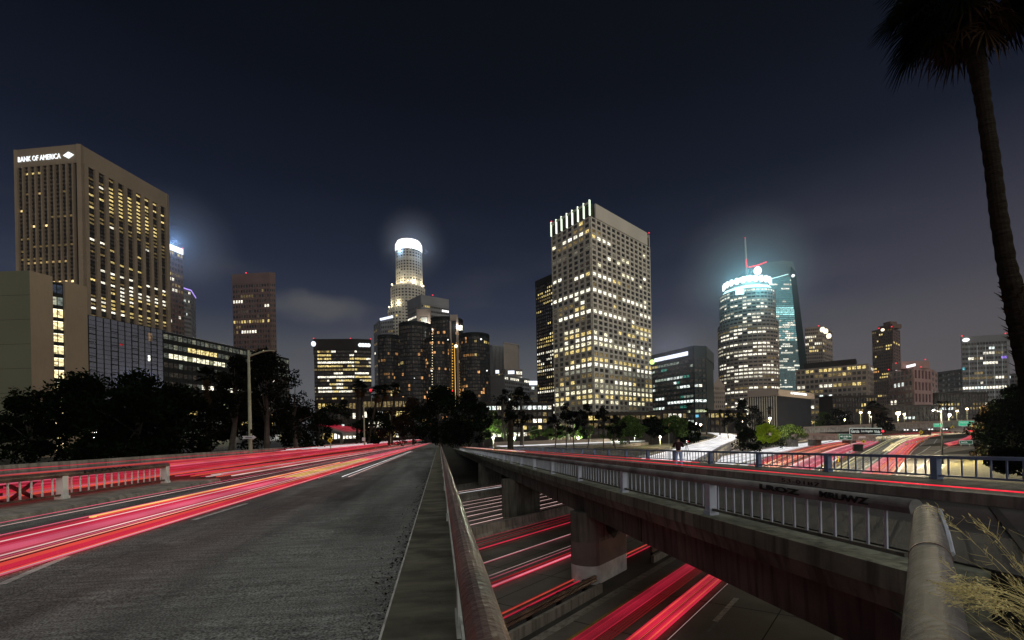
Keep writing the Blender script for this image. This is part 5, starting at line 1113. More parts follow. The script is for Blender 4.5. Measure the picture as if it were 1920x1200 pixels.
# street with white streaks beyond the park
sp_ = [P(935, 840, 120), P(1000, 838, 122), P(1080, 834.5, 130), P(1140, 832, 140), P(1190, 829.5, 165)]
m = MB(); m.sweep([[a, b_, b_-Vector((0, 0, 1)), a-Vector((0, 0, 1))] for a, b_ in zip(side(sp_, -6), side(sp_, 5))]); struct(m, 'street', 'road_concrete')
m = MB()
for k in range(7): strand(m, [p+Vector((0, 0, .5)) for p in side(sp_, lerp(-3, 3.5, k/6))], .5, .10, scale(WH, rt_.uniform(.6, 1)))
tag(m.build('light_streak', 'trail_light'), 'white streaks on the street behind the bridge and in front of the park', 'light streak', 'white light streaks on the ramps')
m = MB(); wl_ = side(sp_, -6.3); m.sweep([[a, b_, b_+Vector((0, 0, 1.5)), a+Vector((0, 0, 1.5))] for a, b_ in zip(side(sp_, -6.6), side(sp_, -6.2))]); tag(m.build('retaining_wall', 'warm_facade'), 'low brown retaining wall behind the white-streaked street', 'wall')
m = MB(); a, b_, c_, d_ = P(925, 846, 62), P(1300, 858, 60), P(1300, 829, 175), P(925, 828.5, 175); m.v = []; 
nn_ = 24
for j in range(nn_+1):
    for i in range(nn_+1):
        p = lerp(lerp(a, b_, i/nn_), lerp(d_, c_, i/nn_), j/nn_)+Vector((0, 0, -1.1-.5*math.sin(i*1.3)*math.cos(j*.9)-(.8 if j == 0 else 0))); m.v.append(tuple(p))
for j in range(nn_):
    for i in range(nn_): k = j*(nn_+1)+i; m.f.append((k, k+1, k+nn_+2, k+nn_+1)); m.c.append(None); m.m.append(0)
struct(m, 'park_lawn', 'grass_bank', recalc=False)

# ---- right-hand roads
def poly(px, dh, name, mat):
    m = MB(); m.face([atF(x, y, dh) for x, y in px]); return struct(m, name, mat)
def pline(px, w_, dh, name, mat):
    m = MB(); A = [atF(x, y, dh) for x, y in px]
    for k in range(len(A)-1):
        d = (A[k+1]-A[k]).normalized(); n = Vector((-d.y, d.x, 0))*w_/2; m.face([A[k]-n, A[k+1]-n, A[k+1]+n, A[k]+n])
    return struct(m, name, mat)
poly([(1690, 893), (1765, 893), (1830, 858), (1880, 838), (1872, 822), (1820, 815), (1760, 814.5), (1742, 820), (1715, 838)], .006, 'slip_road', 'road_concrete')
pline([(1680, 893), (1697, 862), (1712, 845), (1735, 828)], .25, .012, 'road_line', 'paint_white')
pline([(1752, 850), (1770, 841), (1800, 829), (1830, 822)], .25, .012, 'road_line', 'paint_white')
pline([(1700, 862), (1730, 847), (1750, 833), (1762, 816)], .22, .012, 'road_line', 'paint_white')
pline([(1700, 893), (1730, 872), (1750, 855)], .2, .012, 'road_line', 'paint_white')
m = MB()     # grassy bank right of the slip road
bk = [(1752, 893, 0), (1775, 872, 0), (1800, 862, .2), (1835, 848, .3), (1868, 836, .5), (1900, 834, .6)]
A = [atF(x, y, h+.02) for x, y, h in bk]; Bk = [p+Vector((D2.y, -D2.x, 0))*45+Vector((0, 0, 5)) for p in A]
for k in range(len(A)-1): m.face([A[k], A[k+1], Bk[k+1], Bk[k]])
E_ = A[0]-D2*40; m.face([E_, A[0], Bk[0], Bk[0]-D2*40]); struct(m, 'grass_bank', 'grass_bank')
def guard(px, label, n=26, mat='rail_grey', stripe=True):
    root = empty('guardrail', label, 'guardrail'); A = [atF(x, y, 0) for x, y in px]
    m = MB(); m.sweep([[p+Vector((0, 0, .5)), p+Vector((.1, 0, .5)), p+Vector((.1, 0, .85)), p+Vector((0, 0, .85))] for p in A]); m.build('beam', mat, root)
    tot = [0]
    for a, b_ in zip(A, A[1:]): tot.append(tot[-1]+(b_-a).length)
    for k in range(n):
        s = tot[-1]*(k/(n-1))**1.6
        j = max(i for i in range(len(A)-1) if tot[i] <= s+1e-6); p = lerp(A[j], A[j+1], (s-tot[j])/(tot[j+1]-tot[j])); m = MB(); m.box(p.x-.12, p.x+.12, p.y-.12, p.y+.12, p.z, p.z+1.15); m.build('post', 'sign_yellow' if k % 2 and stripe else 'sign_white', root)
guard([(1530, 893), (1580, 860), (1610, 845), (1640, 832), (1668, 820)], 'long guardrail with pale and yellow posts between freeway and right slip road')
guard([(1698, 838), (1718, 834), (1735, 826), (1752, 817)], 'short curved guardrail with bright posts in the middle of the right slip road', 16)
m = MB(); p = atF(1679, 836, 0); m.box(p.x-1.4, p.x+1.4, p.y-.7, p.y+.7, p.z, p.z+1.1); cu = m.build('crash_cushion', 'dry_grass'); tag(cu, 'pale crash cushion box at the start of the curved guardrail', 'crash cushion')

# ---- overpasses
def overpass(pts, th, wdt, label, piers, mat='concrete', rail=True):
    root = empty('overpass', label, 'bridge'); A = [P(*q) for q in pts]
    m = MB(); m.sweep([[a, b_, b_-Vector((0, 0, th)), a-Vector((0, 0, th))] for a, b_ in zip(side(A, -wdt/2), side(A, wdt/2))]); m.build('deck', mat, root)
    m = MB(); m.sweep([[a, b_, b_+Vector((0, 0, .9)), a+Vector((0, 0, .9))] for a, b_ in zip(side(A, wdt/2-.2), side(A, wdt/2+.15))]); m.build('parapet', 'warm_facade', root)
    for x, y, D in piers:
        p = P(x, y, D); m = MB(); m.box(p.x-1.3, p.x+1.3, p.y-2, p.y+2, p.z-12, p.z-th+.1); m.build('pier', 'concrete_dark', root)
    return A
overpass([(1500, 803.5, 255), (1570, 800.5, 250), (1660, 796.5, 245), (1745, 793, 240), (1850, 789.5, 235)], 2.6, 11, 'upper overpass crossing behind the green motorway signs', [(1735, 795, 246)])
A2 = overpass([(1425, 815, 180), (1480, 815.5, 182), (1550, 817.5, 185), (1620, 819, 188)], 1.7, 10, 'lower overpass with stout piers over the white freeway streaks', [(1484, 816, 186), (1527, 817, 184), (1592, 818, 186)])
m = MB()
for o_ in (-1, 0, 1): strand(m, [p+Vector((0, 0, .9)) for p in side(A2, o_)], .3, .1, scale(DRED, 1.3))
tag(m.build('light_streak', 'trail_light'), 'dull red streak along the top of the lower overpass', 'light streak', GX)
A3 = [P(600, 797, 165), P(640, 803, 138), P(672, 811, 118)]
ov = empty('overpass', 'small overpass glowing red between the left trees', 'bridge')
m = MB(); m.sweep([[a, b_, b_-Vector((0, 0, .8)), a-Vector((0, 0, .8))] for a, b_ in zip(side(A3, -4), side(A3, 4))]); m.build('deck', 'concrete', ov)
for k in (0, 1): p = A3[k]; m = MB(); m.box(p.x-.4, p.x+.4, p.y-.4, p.y+.4, p.z-4.5, p.z-.8); m.build('pier', 'concrete', ov)
m = MB()
for k in range(7): strand(m, [p+Vector((0, 0, .35)) for p in side(A3, lerp(3, -3, k/6))], .35, .06, scale(RED, rt_.uniform(.5, .95)))
tag(m.build('light_streak', 'trail_light'), 'pink-red streaks on the small overpass between the left trees', 'light streak', GL)

# ---- signs
def board(name, label, x0, x1, y0, y1, D, mat, cat='sign', posts=(), lines=(), frame='sign_letters', group=None, yb=None, angle=0):
    root = empty(name, label, cat, group); a = P(x0, y1, D); b_ = P(x1, y1, D); c_ = P(x1, y0, D); d_ = P(x0, y0, D); n = FW*.25
    m = MB(); m.hexa([a, b_, c_, d_], [p+n for p in (a, b_, c_, d_)]); panel = m.build('panel', mat, root)
    if frame:
        m = MB(); t = (b_-a).length*.02
        for p, q in ((a, b_), (b_, c_), (c_, d_), (d_, a)): m.tube([p-FW*.05, q-FW*.05], max(t*.5, .04), 4)
        m.build('border', frame, panel)
    for txt, u0, u1, v0, v1 in lines:
        textmesh('lettering', txt, 'sign_letters', a+(b_-a)*u0+(d_-a)*v0-FW*.04, RT, UP, height=(d_-a).length*(v1-v0), width=(b_-a).length*(u1-u0), depth=.04, parent=panel, bold=.02)
    for u in posts:
        p = a+(b_-a)*u+FW*.35; zb = ray(lerp(x0, x1, u), yb).z*D if yb else p.z-6; m = MB(); m.tube([(p.x, p.y, zb), (p.x, p.y, d_.z)], .12, 6); m.build('post', 'lamp_pole', root)
    return root
board('exit_sign', 'small green exit sign above the red freeway streaks, on one post', 1573.5, 1597, 814, 824, 150, 'sign_green', posts=(1.0,), lines=[('4th & 6th Sts', .08, .92, .42, .75), ('EXIT', .35, .65, .12, .32)], yb=850)
board('overhead_sign', 'bright green sign board hanging left of the street lamp pole', 1751, 1768, 794, 800.5, 225, 'sign_green_lit', lines=[('EXIT', .1, .6, .5, .85)])
board('overhead_sign', 'wide bright green motorway sign right of the street lamp pole', 1798, 1826, 789.5, 798.5, 225, 'sign_green_lit', lines=[('Harbor Fwy', .08, .95, .45, .8), ('S', .48, .56, .1, .38)], posts=(1.02,), yb=824)
board('exit_sign', 'dark green sign on two posts standing on the grass bank', 1799, 1823, 826, 832.5, 120, 'sign_green', lines=[('3rd St', .1, .6, .3, .7)], posts=(.22, .9), yb=848)
board('billboard', 'long dark board with pale brushed lettering under the right overpass', 1593, 1653, 803, 815, 200, 'black_metal', cat='billboard', lines=[('Garcia', .04, .30, .3, .8), ('Los Angeles', .36, .72, .3, .75), ('Vida', .76, .95, .25, .7)], posts=(.37, .77), yb=822)
board('arrow_board', 'small dark framed board at the foot of the exit sign', 1600, 1618, 833, 846, 120, 'black_metal', cat='sign', frame='rail_metal')
board('white_sign', 'small pale sign behind the striped guardrail', 1611, 1623, 818, 821.5, 170, 'sign_white', frame=None)
def diamond(x, y, r, D, label, yb):
    root = empty('warning_sign', label, 'sign', 'yellow diamond warning signs'); q = [P(x-r, y, D), P(x, y+r, D), P(x+r, y, D), P(x, y-r, D)]; m = MB(); m.hexa(q, [p+FW*.08 for p in q]); dp = m.build('panel', 'sign_yellow', root)
    m = MB(); s = r*.22; q = [P(x-s, y+s*1.4, D-.05), P(x+s, y+s*1.4, D-.05), P(x+s*.6, y-s*1.6, D-.05), P(x-s*.6, y-s*1.6, D-.05)]; m.hexa(q, [p+FW*.03 for p in q]); m.build('symbol', 'graffiti_black', dp)
    p = P(x, y, D)+FW*.15; m = MB(); m.tube([(p.x, p.y, ray(x, yb).z*D), (p.x, p.y, p.z+.2)], .05, 6); m.build('post', 'lamp_pole', root)
diamond(618.5, 825.5, 5, 40, 'yellow diamond sign behind the wall on the left, below the small overpass', 842)
diamond(1619.5, 828, 3.6, 130, 'yellow diamond sign beside the striped guardrail', 836)
diamond(1727, 810.5, 4.5, 190, 'yellow diamond sign at the far bend of the right slip road', 818)
diamond(1786, 802, 4.5, 190, 'yellow diamond sign under the overpass right of the lamp pole', 812)

# ---- lamp posts
def lamp_post(x, yb, yt, D, label, arm=None, lit=None, r=.11, mat='lamp_pole', energy=0, colr=(1, .8, .5), headmat='glow_warm', group='street lamps', head=.35, extra=None):
    root = empty('street_lamp', label, 'street lamp', group); p = P(x, yt, D); zb = ray(x, yb).z*D; m = MB(); m.tube([(p.x, p.y, zb), (p.x, p.y, (zb+p.z)/2), (p.x, p.y, p.z)], [r, r*.85, r*.6], 8); m.build('pole', mat, root)
    hp = p
    if arm:
        m = MB(); pts = [P(x+arm[0]*t, yt+arm[1]*math.sin(t*math.pi/2)+(arm[2] if len(arm) > 2 else 0), D) for t in (0, .25, .5, .75, 1)]; m.tube(pts, r*.4, 6); arm_o = m.build('arm', mat, root); hp = pts[-1]
        m = MB(); m.sweep([[hp+RT*(s*math.cos(a)*.4+o_)+FW*(.18*math.sin(a)*k)+Vector((0, 0, -.05+.06*k2)) for a in [2*math.pi*i/8 for i in range(8)]] for s, o_, k, k2 in ((.3, .1, .6, -1), (.5, .1, 1, 0), (.3, .1, .6, 1))]); m.build('lamp_head', mat, arm_o)
    if lit:
        m = MB(); m.ball(hp+Vector((0, 0, -.15 if arm else .1)), head, 10); m.build('lamp_globe', headmat, root)
        if energy:
            ld = bpy.data.lights.new('lamp_light', 'POINT'); ld.energy = energy; ld.color = colr; ld.shadow_soft_size = head*1.1
            lo = bpy.data.objects.new('lamp_light', ld); col.objects.link(lo); lo.parent = root; lo.location = hp+Vector((0, 0, -.15 if arm else .1))-FW*(head+.15)
    return root
lp = lamp_post(466, 850, 657, 42, 'tall pale lamp post with arrow sign rising left behind the wall', (44, -12, 12), r=.17)
q0 = P(453, 824.5, 41.5); q = [P(454, 817.5, 41.4), P(474, 817.5, 41.4), P(474, 816, 41.4), P(480, 820, 41.4), P(474, 824, 41.4), P(474, 822.5, 41.4), P(454, 823.5, 41.4), P(456, 820.5, 41.4)]
m = MB(); m.hexa(q, [p+FW*.06 for p in q]); m.build('arrow_sign', 'sign_white', lp)
m = MB(); q = [P(460, 820.8, 41.3), P(472, 820.6, 41.3), P(472, 819.6, 41.3), P(460, 819.8, 41.3)]; m.hexa(q, [p+FW*.03 for p in q]); m.build('arrow_mark', 'graffiti_black', lp)
m = MB(); q = [P(469, 813, 41.4), P(472, 813, 41.4), P(472, 805, 41.4), P(469, 805, 41.4)]; m.hexa(q, [p+FW*.05 for p in q]); m.build('notice', 'leaf_brown', lp)
lp = lamp_post(682, 836, 754, 80, 'slim pale pole with small white box beside the palms, left middle', r=.14); m = MB(); p = P(682, 823.5, 79.5); m.box(p.x-.25, p.x+.25, p.y-.1, p.y+.1, p.z-.3, p.z+.3); m.build('meter_box', 'sign_white', lp)
lamp_post(731.5, 830, 778, 100, 'slim lamp post before the big dark tree where the left road ends', (9, -3, 3), r=.12)
lamp_post(981, 838, 805, 90, 'slim lamp post with long arm behind the right bridge, near the slender trees', (30, -11, 11), r=.12)
lamp_post(1765, 900, 768, 75, 'tall lamp post with dark arm in front of the green motorway signs', (-16, -6, 6), r=.16, lit=True, head=.06, energy=30000, colr=(1, .86, .55), mat='black_metal')  # point lamp added at the unlit head to brighten the slip road
lamp_post(1254, 870, 812, 60, 'thin grey pole left of the standing person', r=.05); lamp_post(1527, 812, 789, 240, 'small pole at the end of the upper overpass', r=.15)
for k, (x, yb, yt, D, lab, en, hm, hd) in enumerate(((1613.5, 800, 774, 300, 'lit street lamp left of the palm group, left one of a pair', 2500, 'glow_warm', 1.3), (1630, 803, 774, 305, 'lit street lamp left of the palm group, right one of a pair', 2500, 'glow_warm', 1.4), (1583, 800, 787, 290, 'low lit lamp left of the paired street lamps', 1200, 'glow_warm', .9), (1634, 802, 782, 280, 'low lit lamp beneath the paired street lamps', 1200, 'glow_warm', .9),
        (1683.5, 800, 775.5, 290, 'brightest street lamp, in front of the pink block', 14000, 'glow_warm', 2.1), (1695, 800, 777, 300, 'smaller street lamp right next to the brightest one', 1200, 'glow_warm', 1.2), (1779, 800, 778.5, 280, 'bright lamp to the right of the tall dark-armed lamp post', 26000, 'glow_white', 1.4), (1794, 800, 771, 300, 'lit lamp above the low glittering block', 800, 'glow_warm', 1.1), (1813, 800, 767, 300, 'highest lit lamp above the wide green sign', 800, 'glow_warm', 1.2),
        (1443, 812, 785, 150, 'amber lamp on a pole above the bright yellow-green bush', 7000, 'glow_warm', .6), (1237.5, 834, 819, 150, 'white globe lamp under the round park tree', 1400, 'glow_white', .8), (1305, 812, 795, 210, 'white lamp among the trees left of the ramp top', 1500, 'glow_white', .8), (1313, 812, 797, 200, 'second white lamp among the trees left of the ramp top', 1000, 'glow_white', .8),
        (1361, 812, 789, 230, 'white lamp behind the tall thin tree', 1500, 'glow_white', 1.0), (1391, 812, 792, 240, 'white lamp between the tall thin tree and the bright bush', 1500, 'glow_white', 1.0))):
    lamp_post(x, yb, yt, D, lab, lit=True, r=.12, energy=en*5, headmat=hm, head=hd*.62, group='lit street lamps')
# park path lamps that light the small trees from below
for k, (x, y, D, en, lab) in enumerate(((925, 822, 135, 1300, 'low park lamp hidden behind the broad dark tree'), (965, 822, 150, 1100, 'low park lamp beside the shaggy palm trunk'), (1035, 822, 150, 700, 'low park lamp among the small round trees, left one'), (1085, 822, 150, 700, 'low park lamp among the small round trees, right one'), (1150, 818, 165, 1300, 'low park lamp in front of the lit arcade'), (1190, 818, 165, 1000, 'low park lamp at the edge of the broad hedge trees'))):
    lamp_post(x, y+8, y, D, lab, lit=True, r=.08, energy=en*5, colr=(.95, 1, .75), head=.22, headmat='glow_white', group='low park lamps')
# traffic lights
def tlight(x, y, D, mat, label, r=.35):
    root = empty('traffic_light', label, 'traffic light'); p = P(x, y, D); m = MB(); m.box(p.x-.3, p.x+.3, p.y, p.y+.4, p.z-1, p.z+.6); m.build('housing', 'black_metal', root); m = MB(); m.ball(p-FW*.2, r, 8); m.build('lens', mat, root)
    m = MB(); m.tube([(p.x, p.y+.2, p.z-7), (p.x, p.y+.2, p.z-1)], .09, 6); m.build('pole', 'lamp_pole', root)
tlight(446, 749, 85, 'glow_signal', 'green traffic light glowing through the left trees', .42); tlight(578.5, 767.5, 130, 'glow_signal', 'small green traffic light below the wide office slab'); tlight(696, 732, 180, 'glow_red', 'red light between the palms in front of the round hotel', .7)
tlight(711, 808, 120, 'glow_red', 'small red light in the dark trees at the end of the left road', .25); tlight(1654.5, 808.5, 195, 'glow_red', 'red light at the end of the long dark board', .5)
tlight(848.5, 733, 200, 'glow_red', 'small red light above the broad dark tree', .35)
# ---- cars waiting under the overpass, seen as small bodies with lamps
def car(x, y, D, rear, label):
    root = empty('car', label, 'car', 'cars waiting under the right overpass'); p = P(x, y, D); r = RT.copy(); r.z = 0; r.normalize(); f = Vector((-r.y, r.x, 0))
    def bx(m, u0, u1, v0, v1, z0, z1, tp=0):
        q = [p+r*u0+f*v0, p+r*u1+f*v0, p+r*u1+f*v1, p+r*u0+f*v1]; q2 = [p+r*(u0+tp)+f*(v0+tp*2), p+r*(u1-tp)+f*(v0+tp*2), p+r*(u1-tp)+f*(v1-tp*2), p+r*(u0+tp)+f*(v1-tp*2)]; m.hexa([(a.x, a.y, p.z+z0) for a in q], [(a.x, a.y, p.z+z1) for a in q2])
    m = MB(); bx(m, -.9, .9, 0, 4.4, .35, .9, .05); bx(m, -.8, .8, .9, 3.6, .9, 1.45, .18); m.build('body', 'car_paint', root)
    for u in (-.8, .8):
        for v in (.8, 3.5): m = MB(); m.tube([p+r*(u-.1)+f*v+Vector((0, 0, .33)), p+r*(u+.1)+f*v+Vector((0, 0, .33))], .33, 10); m.build('wheel', 'rubber', root)
        m = MB(); m.ball(p+r*u*.8-f*.05+Vector((0, 0, .7)), .3, 8); m.build('tail_light' if rear else 'headlight', 'glow_red' if rear else 'glow_white', root)
for x, y, D, re, lab in ((1699, 809, 200, 0, 'leftmost waiting car with white headlights under the overpass'), (1716, 809.5, 205, 0, 'waiting car with white headlights left of the curved guardrail end'), (1745, 808, 195, 0, 'waiting car with white headlights beside the overpass pier'), (1772, 808, 190, 0, 'waiting car with white headlights just right of the lamp pole'), (1805, 811, 150, 1, 'red-lit car nearest to the dark tree on the right'), (1817, 812, 140, 1, 'red-lit car half hidden by the dark tree on the right'), (1812, 806, 180, 1, 'red-lit car farther back under the wide green sign')): car(x, y, D, re, lab)

# ================================================================== trees
def leafball(m, c, r, n, s, rr, squash=.8, shell=.55):
    for _ in range(n):
        while True:
            v = Vector((rr.uniform(-1, 1), rr.uniform(-1, 1), rr.uniform(-1, 1)))
            if v.length <= 1 and v.length > .01: break
        v = v.normalized()*(shell+(1-shell)*rr.random())*r if rr.random() < .75 else v*r
        p = c+Vector((v.x, v.y, v.z*squash)); a = Vector((rr.gauss(0, 1), rr.gauss(0, 1), rr.gauss(0, 1))).normalized(); b_ = a.cross(Vector((rr.gauss(0, 1), rr.gauss(0, 1), rr.gauss(0, 1)))).normalized(); k = s*rr.uniform(.6, 1.4)
        m.face([p-a*k, p-b_*k*.45, p+a*k, p+b_*k*.45])
def tree(name, label, base, top, spread, mat='leaf_dark', clumps=26, leaves=120, leaf=.28, seed=1, low=.3, group='trees around the roads', trunk_r=None, lean=0, squash=.75, cr=.34, bark='bark'):
    """base/top: world points; spread: crown radius"""
    rr = random.Random(seed); root = empty(name, label, 'tree', group); H = top.z-base.z; tr = trunk_r or H*.025
    m = MB(); mid = lerp(base, top, .45)+Vector((rr.uniform(-.06, .06)*H+lean, rr.uniform(-.05, .05)*H, 0)); m.tube([base, lerp(base, mid, .5), mid, lerp(mid, top, .6)], [tr*1.3, tr, tr*.7, tr*.25], 8)
    ml = MB(); cs = []
    for k in range(clumps):
        t = low+(1-low)*rr.random()**.8; ang = rr.random()*6.283; prof = math.sin(min(1, (t-low)/(1-low)*.85+.18)*math.pi)**.6; d = spread*prof*rr.uniform(.25, 1.0)
        c = Vector((base.x+lean*t+d*math.cos(ang), base.y+d*math.sin(ang), base.z+H*t*.97)); cs.append(c); r = spread*cr*rr.uniform(.6, 1.2)
        leafball(ml, c, r, int(leaves*rr.uniform(.6, 1.3)), leaf, rr, squash)
        if k < 9: s_ = lerp(base, mid, rr.uniform(.6, 1)); m.tube([s_, lerp(s_, c, .55)+Vector((0, 0, H*.02)), c], [tr*.45, tr*.3, tr*.1], 5)
    m.build('trunk', bark, root); ml.build('crown', mat, root, recalc=False); rehome(root, base); return root
def T(x, yb, yt, D, r_px, label, **k):
    base = P(x, yb, D); top = P(x, yt, D); top = Vector((base.x, base.y, top.z)); return tree(k.pop('name', 'broadleaf_tree'), label, base, top, r_px/F*D, **k)
# left mass
T(60, 870, 745, 44, 85, 'low dark bush-like tree at the left edge in front of the beige block', seed=11, clumps=34, leaves=150, leaf=.22, low=.05)
T(160, 875, 712, 46, 95, 'broad dark tree second from the left, below the lit stair slot', seed=12, clumps=60, leaves=190, leaf=.22, low=.03)
T(262, 870, 706, 47, 95, 'broad dark tree with spiky top in front of the mirror-glass office', seed=13, clumps=64, leaves=190, leaf=.22, low=.03)
T(338, 865, 722, 50, 60, 'dense dark tree left of the shaggy palm', seed=14, clumps=46, leaves=170, leaf=.22, low=.03)
T(28, 852, 728, 60, 32, 'thin wispy tree in front of the beige block at the left edge', seed=15, clumps=18, leaves=60, leaf=.12, low=.35, mat='leaf_brown')
T(432, 852, 668, 52, 48, 'tall dark gum tree behind the tall pale lamp post', name='gum_tree', seed=16, clumps=34, leaves=150, leaf=.2, low=.28, mat='leaf_grey', lean=1.0)
T(500, 850, 662, 55, 70, 'largest dark gum tree right of the tall pale lamp post', name='gum_tree', seed=17, clumps=52, leaves=170, leaf=.2, low=.30, mat='leaf_grey')
T(556, 848, 712, 58, 40, 'thin-crowned gum tree at the right end of the left tree group', name='gum_tree', seed=18, clumps=20, leaves=110, leaf=.18, low=.25, mat='leaf_grey')
T(470, 850, 745, 60, 62, 'low dark tree behind the tall pale lamp post', seed=19, clumps=40, leaves=120, leaf=.22, low=.1)
T(560, 848, 765, 66, 46, 'low dark tree left of the small overpass', seed=20, clumps=34, leaves=120, leaf=.22, low=.1)
T(396, 855, 735, 62, 42, 'dark tree between the shaggy palm and the gum trees', seed=21, clumps=30, leaves=120, leaf=.22, low=.05)
T(620, 815, 757, 150, 30, 'small round tree in front of the white floodlights', seed=22, clumps=20, leaves=90, leaf=.35, low=.2)
T(646, 815, 752, 160, 22, 'small dark tree left of the twin palms', seed=23, clumps=16, leaves=90, leaf=.35, low=.2)
T(598, 830, 775, 110, 34, 'low dark tree above the small overpass', seed=24, clumps=26, leaves=100, leaf=.3, low=.1)
T(700, 832, 770, 95, 34, 'dark tree behind the leaning palms', seed=25, clumps=26, leaves=110, leaf=.28, low=.05)
T(735, 832, 768, 105, 34, 'dark tree at the end of the left road, left of the biggest one', seed=26, clumps=28, leaves=110, leaf=.3, low=.05, mat='leaf_brown')
T(775, 834, 752, 112, 40, 'reddish-lit dark tree over the end of the left road', seed=27, clumps=34, leaves=130, leaf=.3, low=.25, mat='leaf_brown')
T(828, 838, 727, 100, 62, 'biggest broad dark tree where both bridges meet, left half', seed=28, clumps=60, leaves=170, leaf=.3, low=.10)
T(880, 838, 738, 104, 40, 'biggest broad dark tree where both bridges meet, right half', seed=29, clumps=36, leaves=140, leaf=.3, low=.10)
# green trees and street trees behind the right bridge
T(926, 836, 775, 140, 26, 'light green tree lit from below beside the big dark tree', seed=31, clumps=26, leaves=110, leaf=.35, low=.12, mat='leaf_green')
T(948, 836, 724, 130, 26, 'tall airy dark tree in front of the low lit office', seed=32, clumps=22, leaves=90, leaf=.3, low=.35, mat='leaf_grey')
T(978, 836, 722, 120, 24, 'tall airy dark tree left of the dark ribbed tower', seed=33, clumps=22, leaves=90, leaf=.3, low=.35, mat='leaf_grey')
T(905, 836, 757, 120, 24, 'dark street tree beside the biggest tree', seed=34, clumps=22, leaves=100, leaf=.3, low=.2)
for k, (x, yt, D, r) in enumerate(((1003, 803, 150, 15), (1030, 802, 150, 14), (1056, 799, 150, 15), (1083, 800, 150, 14), (1107, 799, 150, 13))):
    T(x, 830, yt, D, r, '%s small round park tree in front of the tower, counted from the left' % ('first', 'second', 'third', 'fourth', 'fifth')[k], seed=40+k, clumps=18, leaves=100, leaf=.32, low=.35, mat='leaf_green', group='small round park trees')
for k, (x, yt, D, r, lab) in enumerate(((1062, 757, 115, 18, 'slender tree in front of the left corner of the white grid tower'), (1077, 766, 118, 15, 'slender tree in front of the near corner of the white grid tower'), (1101, 757, 112, 18, 'slender tree with dense top, in front of the right face of the grid tower'), (1132, 762, 112, 18, 'slender tree standing over the lit arcade'), (1040, 775, 118, 14, 'shorter slender tree before the dark ribbed tower'), (1155, 778, 120, 20, 'leafy slender tree at the right end of the row'))):
    T(x, 848, yt, D, r, lab, name='street_tree', seed=50+k, clumps=20, leaves=70, leaf=.26, low=.42, mat='leaf_grey', group='slender street trees', trunk_r=.14)
for k, (x, yt, r, lab) in enumerate(((1180, 784, 32, 'broad clipped tree in front of the arcade, leftmost of the hedge'), (1222, 783, 30, 'broad clipped tree second in the hedge'), (1262, 782, 32, 'broad clipped tree third in the hedge, above the globe lamp'), (1292, 792, 26, 'rounded tree at the right end of the hedge, behind the standing person'))):
    T(x, 832, yt, 130, r, lab, seed=60+k, clumps=40, leaves=150, leaf=.33, low=.30 if k < 3 else .05, mat='leaf_dark' if k % 2 else 'leaf_green', group='hedge of broad clipped trees', squash=.6)
T(1150, 836, 796, 125, 24, 'low bright-edged tree in front of the arcade', seed=65, clumps=26, leaves=110, leaf=.3, low=.1, mat='leaf_green')
T(1393, 838, 748, 140, 15, 'tall thin dark pine-like tree rising by the ramp', name='pine_tree', seed=66, clumps=26, leaves=80, leaf=.3, low=.25, mat='leaf_dark', cr=.5, trunk_r=.16)
T(1366, 822, 770, 150, 13, 'thin dark tree left of the pine-like one', seed=67, clumps=14, leaves=70, leaf=.3, low=.4, mat='leaf_grey', trunk_r=.13)
T(1415, 820, 764, 200, 24, 'grey-green tree before the slatted hall front', seed=68, clumps=24, leaves=90, leaf=.4, low=.2, mat='leaf_grey')
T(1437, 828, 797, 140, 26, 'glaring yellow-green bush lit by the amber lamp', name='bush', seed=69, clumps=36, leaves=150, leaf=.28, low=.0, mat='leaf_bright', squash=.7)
T(1482, 822, 798, 160, 28, 'dark green hedge right of the glaring bush', name='bush', seed=70, clumps=30, leaves=130, leaf=.3, low=.0, mat='leaf_green', squash=.6)
T(1402, 842, 806, 125, 26, 'round black bush below the glaring one', name='bush', seed=71, clumps=36, leaves=140, leaf=.25, low=.0)
T(1450, 838, 818, 150, 24, 'low dark shrubs under the lower overpass', name='bush', seed=72, clumps=24, leaves=90, leaf=.25, low=.1)
T(1570, 812, 768, 250, 26, 'olive tree left of the paired street lamps', seed=73, clumps=24, leaves=90, leaf=.5, low=.25, mat='leaf_dark')
T(1545, 812, 775, 260, 22, 'small green street tree with pale trunk behind the upper overpass', seed=74, clumps=20, leaves=80, leaf=.5, low=.35, mat='leaf_green')
T(1655, 812, 775, 215, 20, 'grey-green tree mixed among the right palms', seed=75, clumps=22, leaves=80, leaf=.45, low=.2, mat='leaf_grey')
T(1905, 865, 728, 66, 62, 'large dark tree at the right edge below the palm trunk', seed=76, clumps=64, leaves=170, leaf=.24, low=.03)
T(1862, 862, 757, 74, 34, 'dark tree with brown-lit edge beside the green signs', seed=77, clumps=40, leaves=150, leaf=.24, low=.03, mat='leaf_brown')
T(1897, 885, 845, 40, 42, 'low dark bush behind the blue railing at the right edge', name='bush', seed=78, clumps=30, leaves=120, leaf=.16, low=.0)
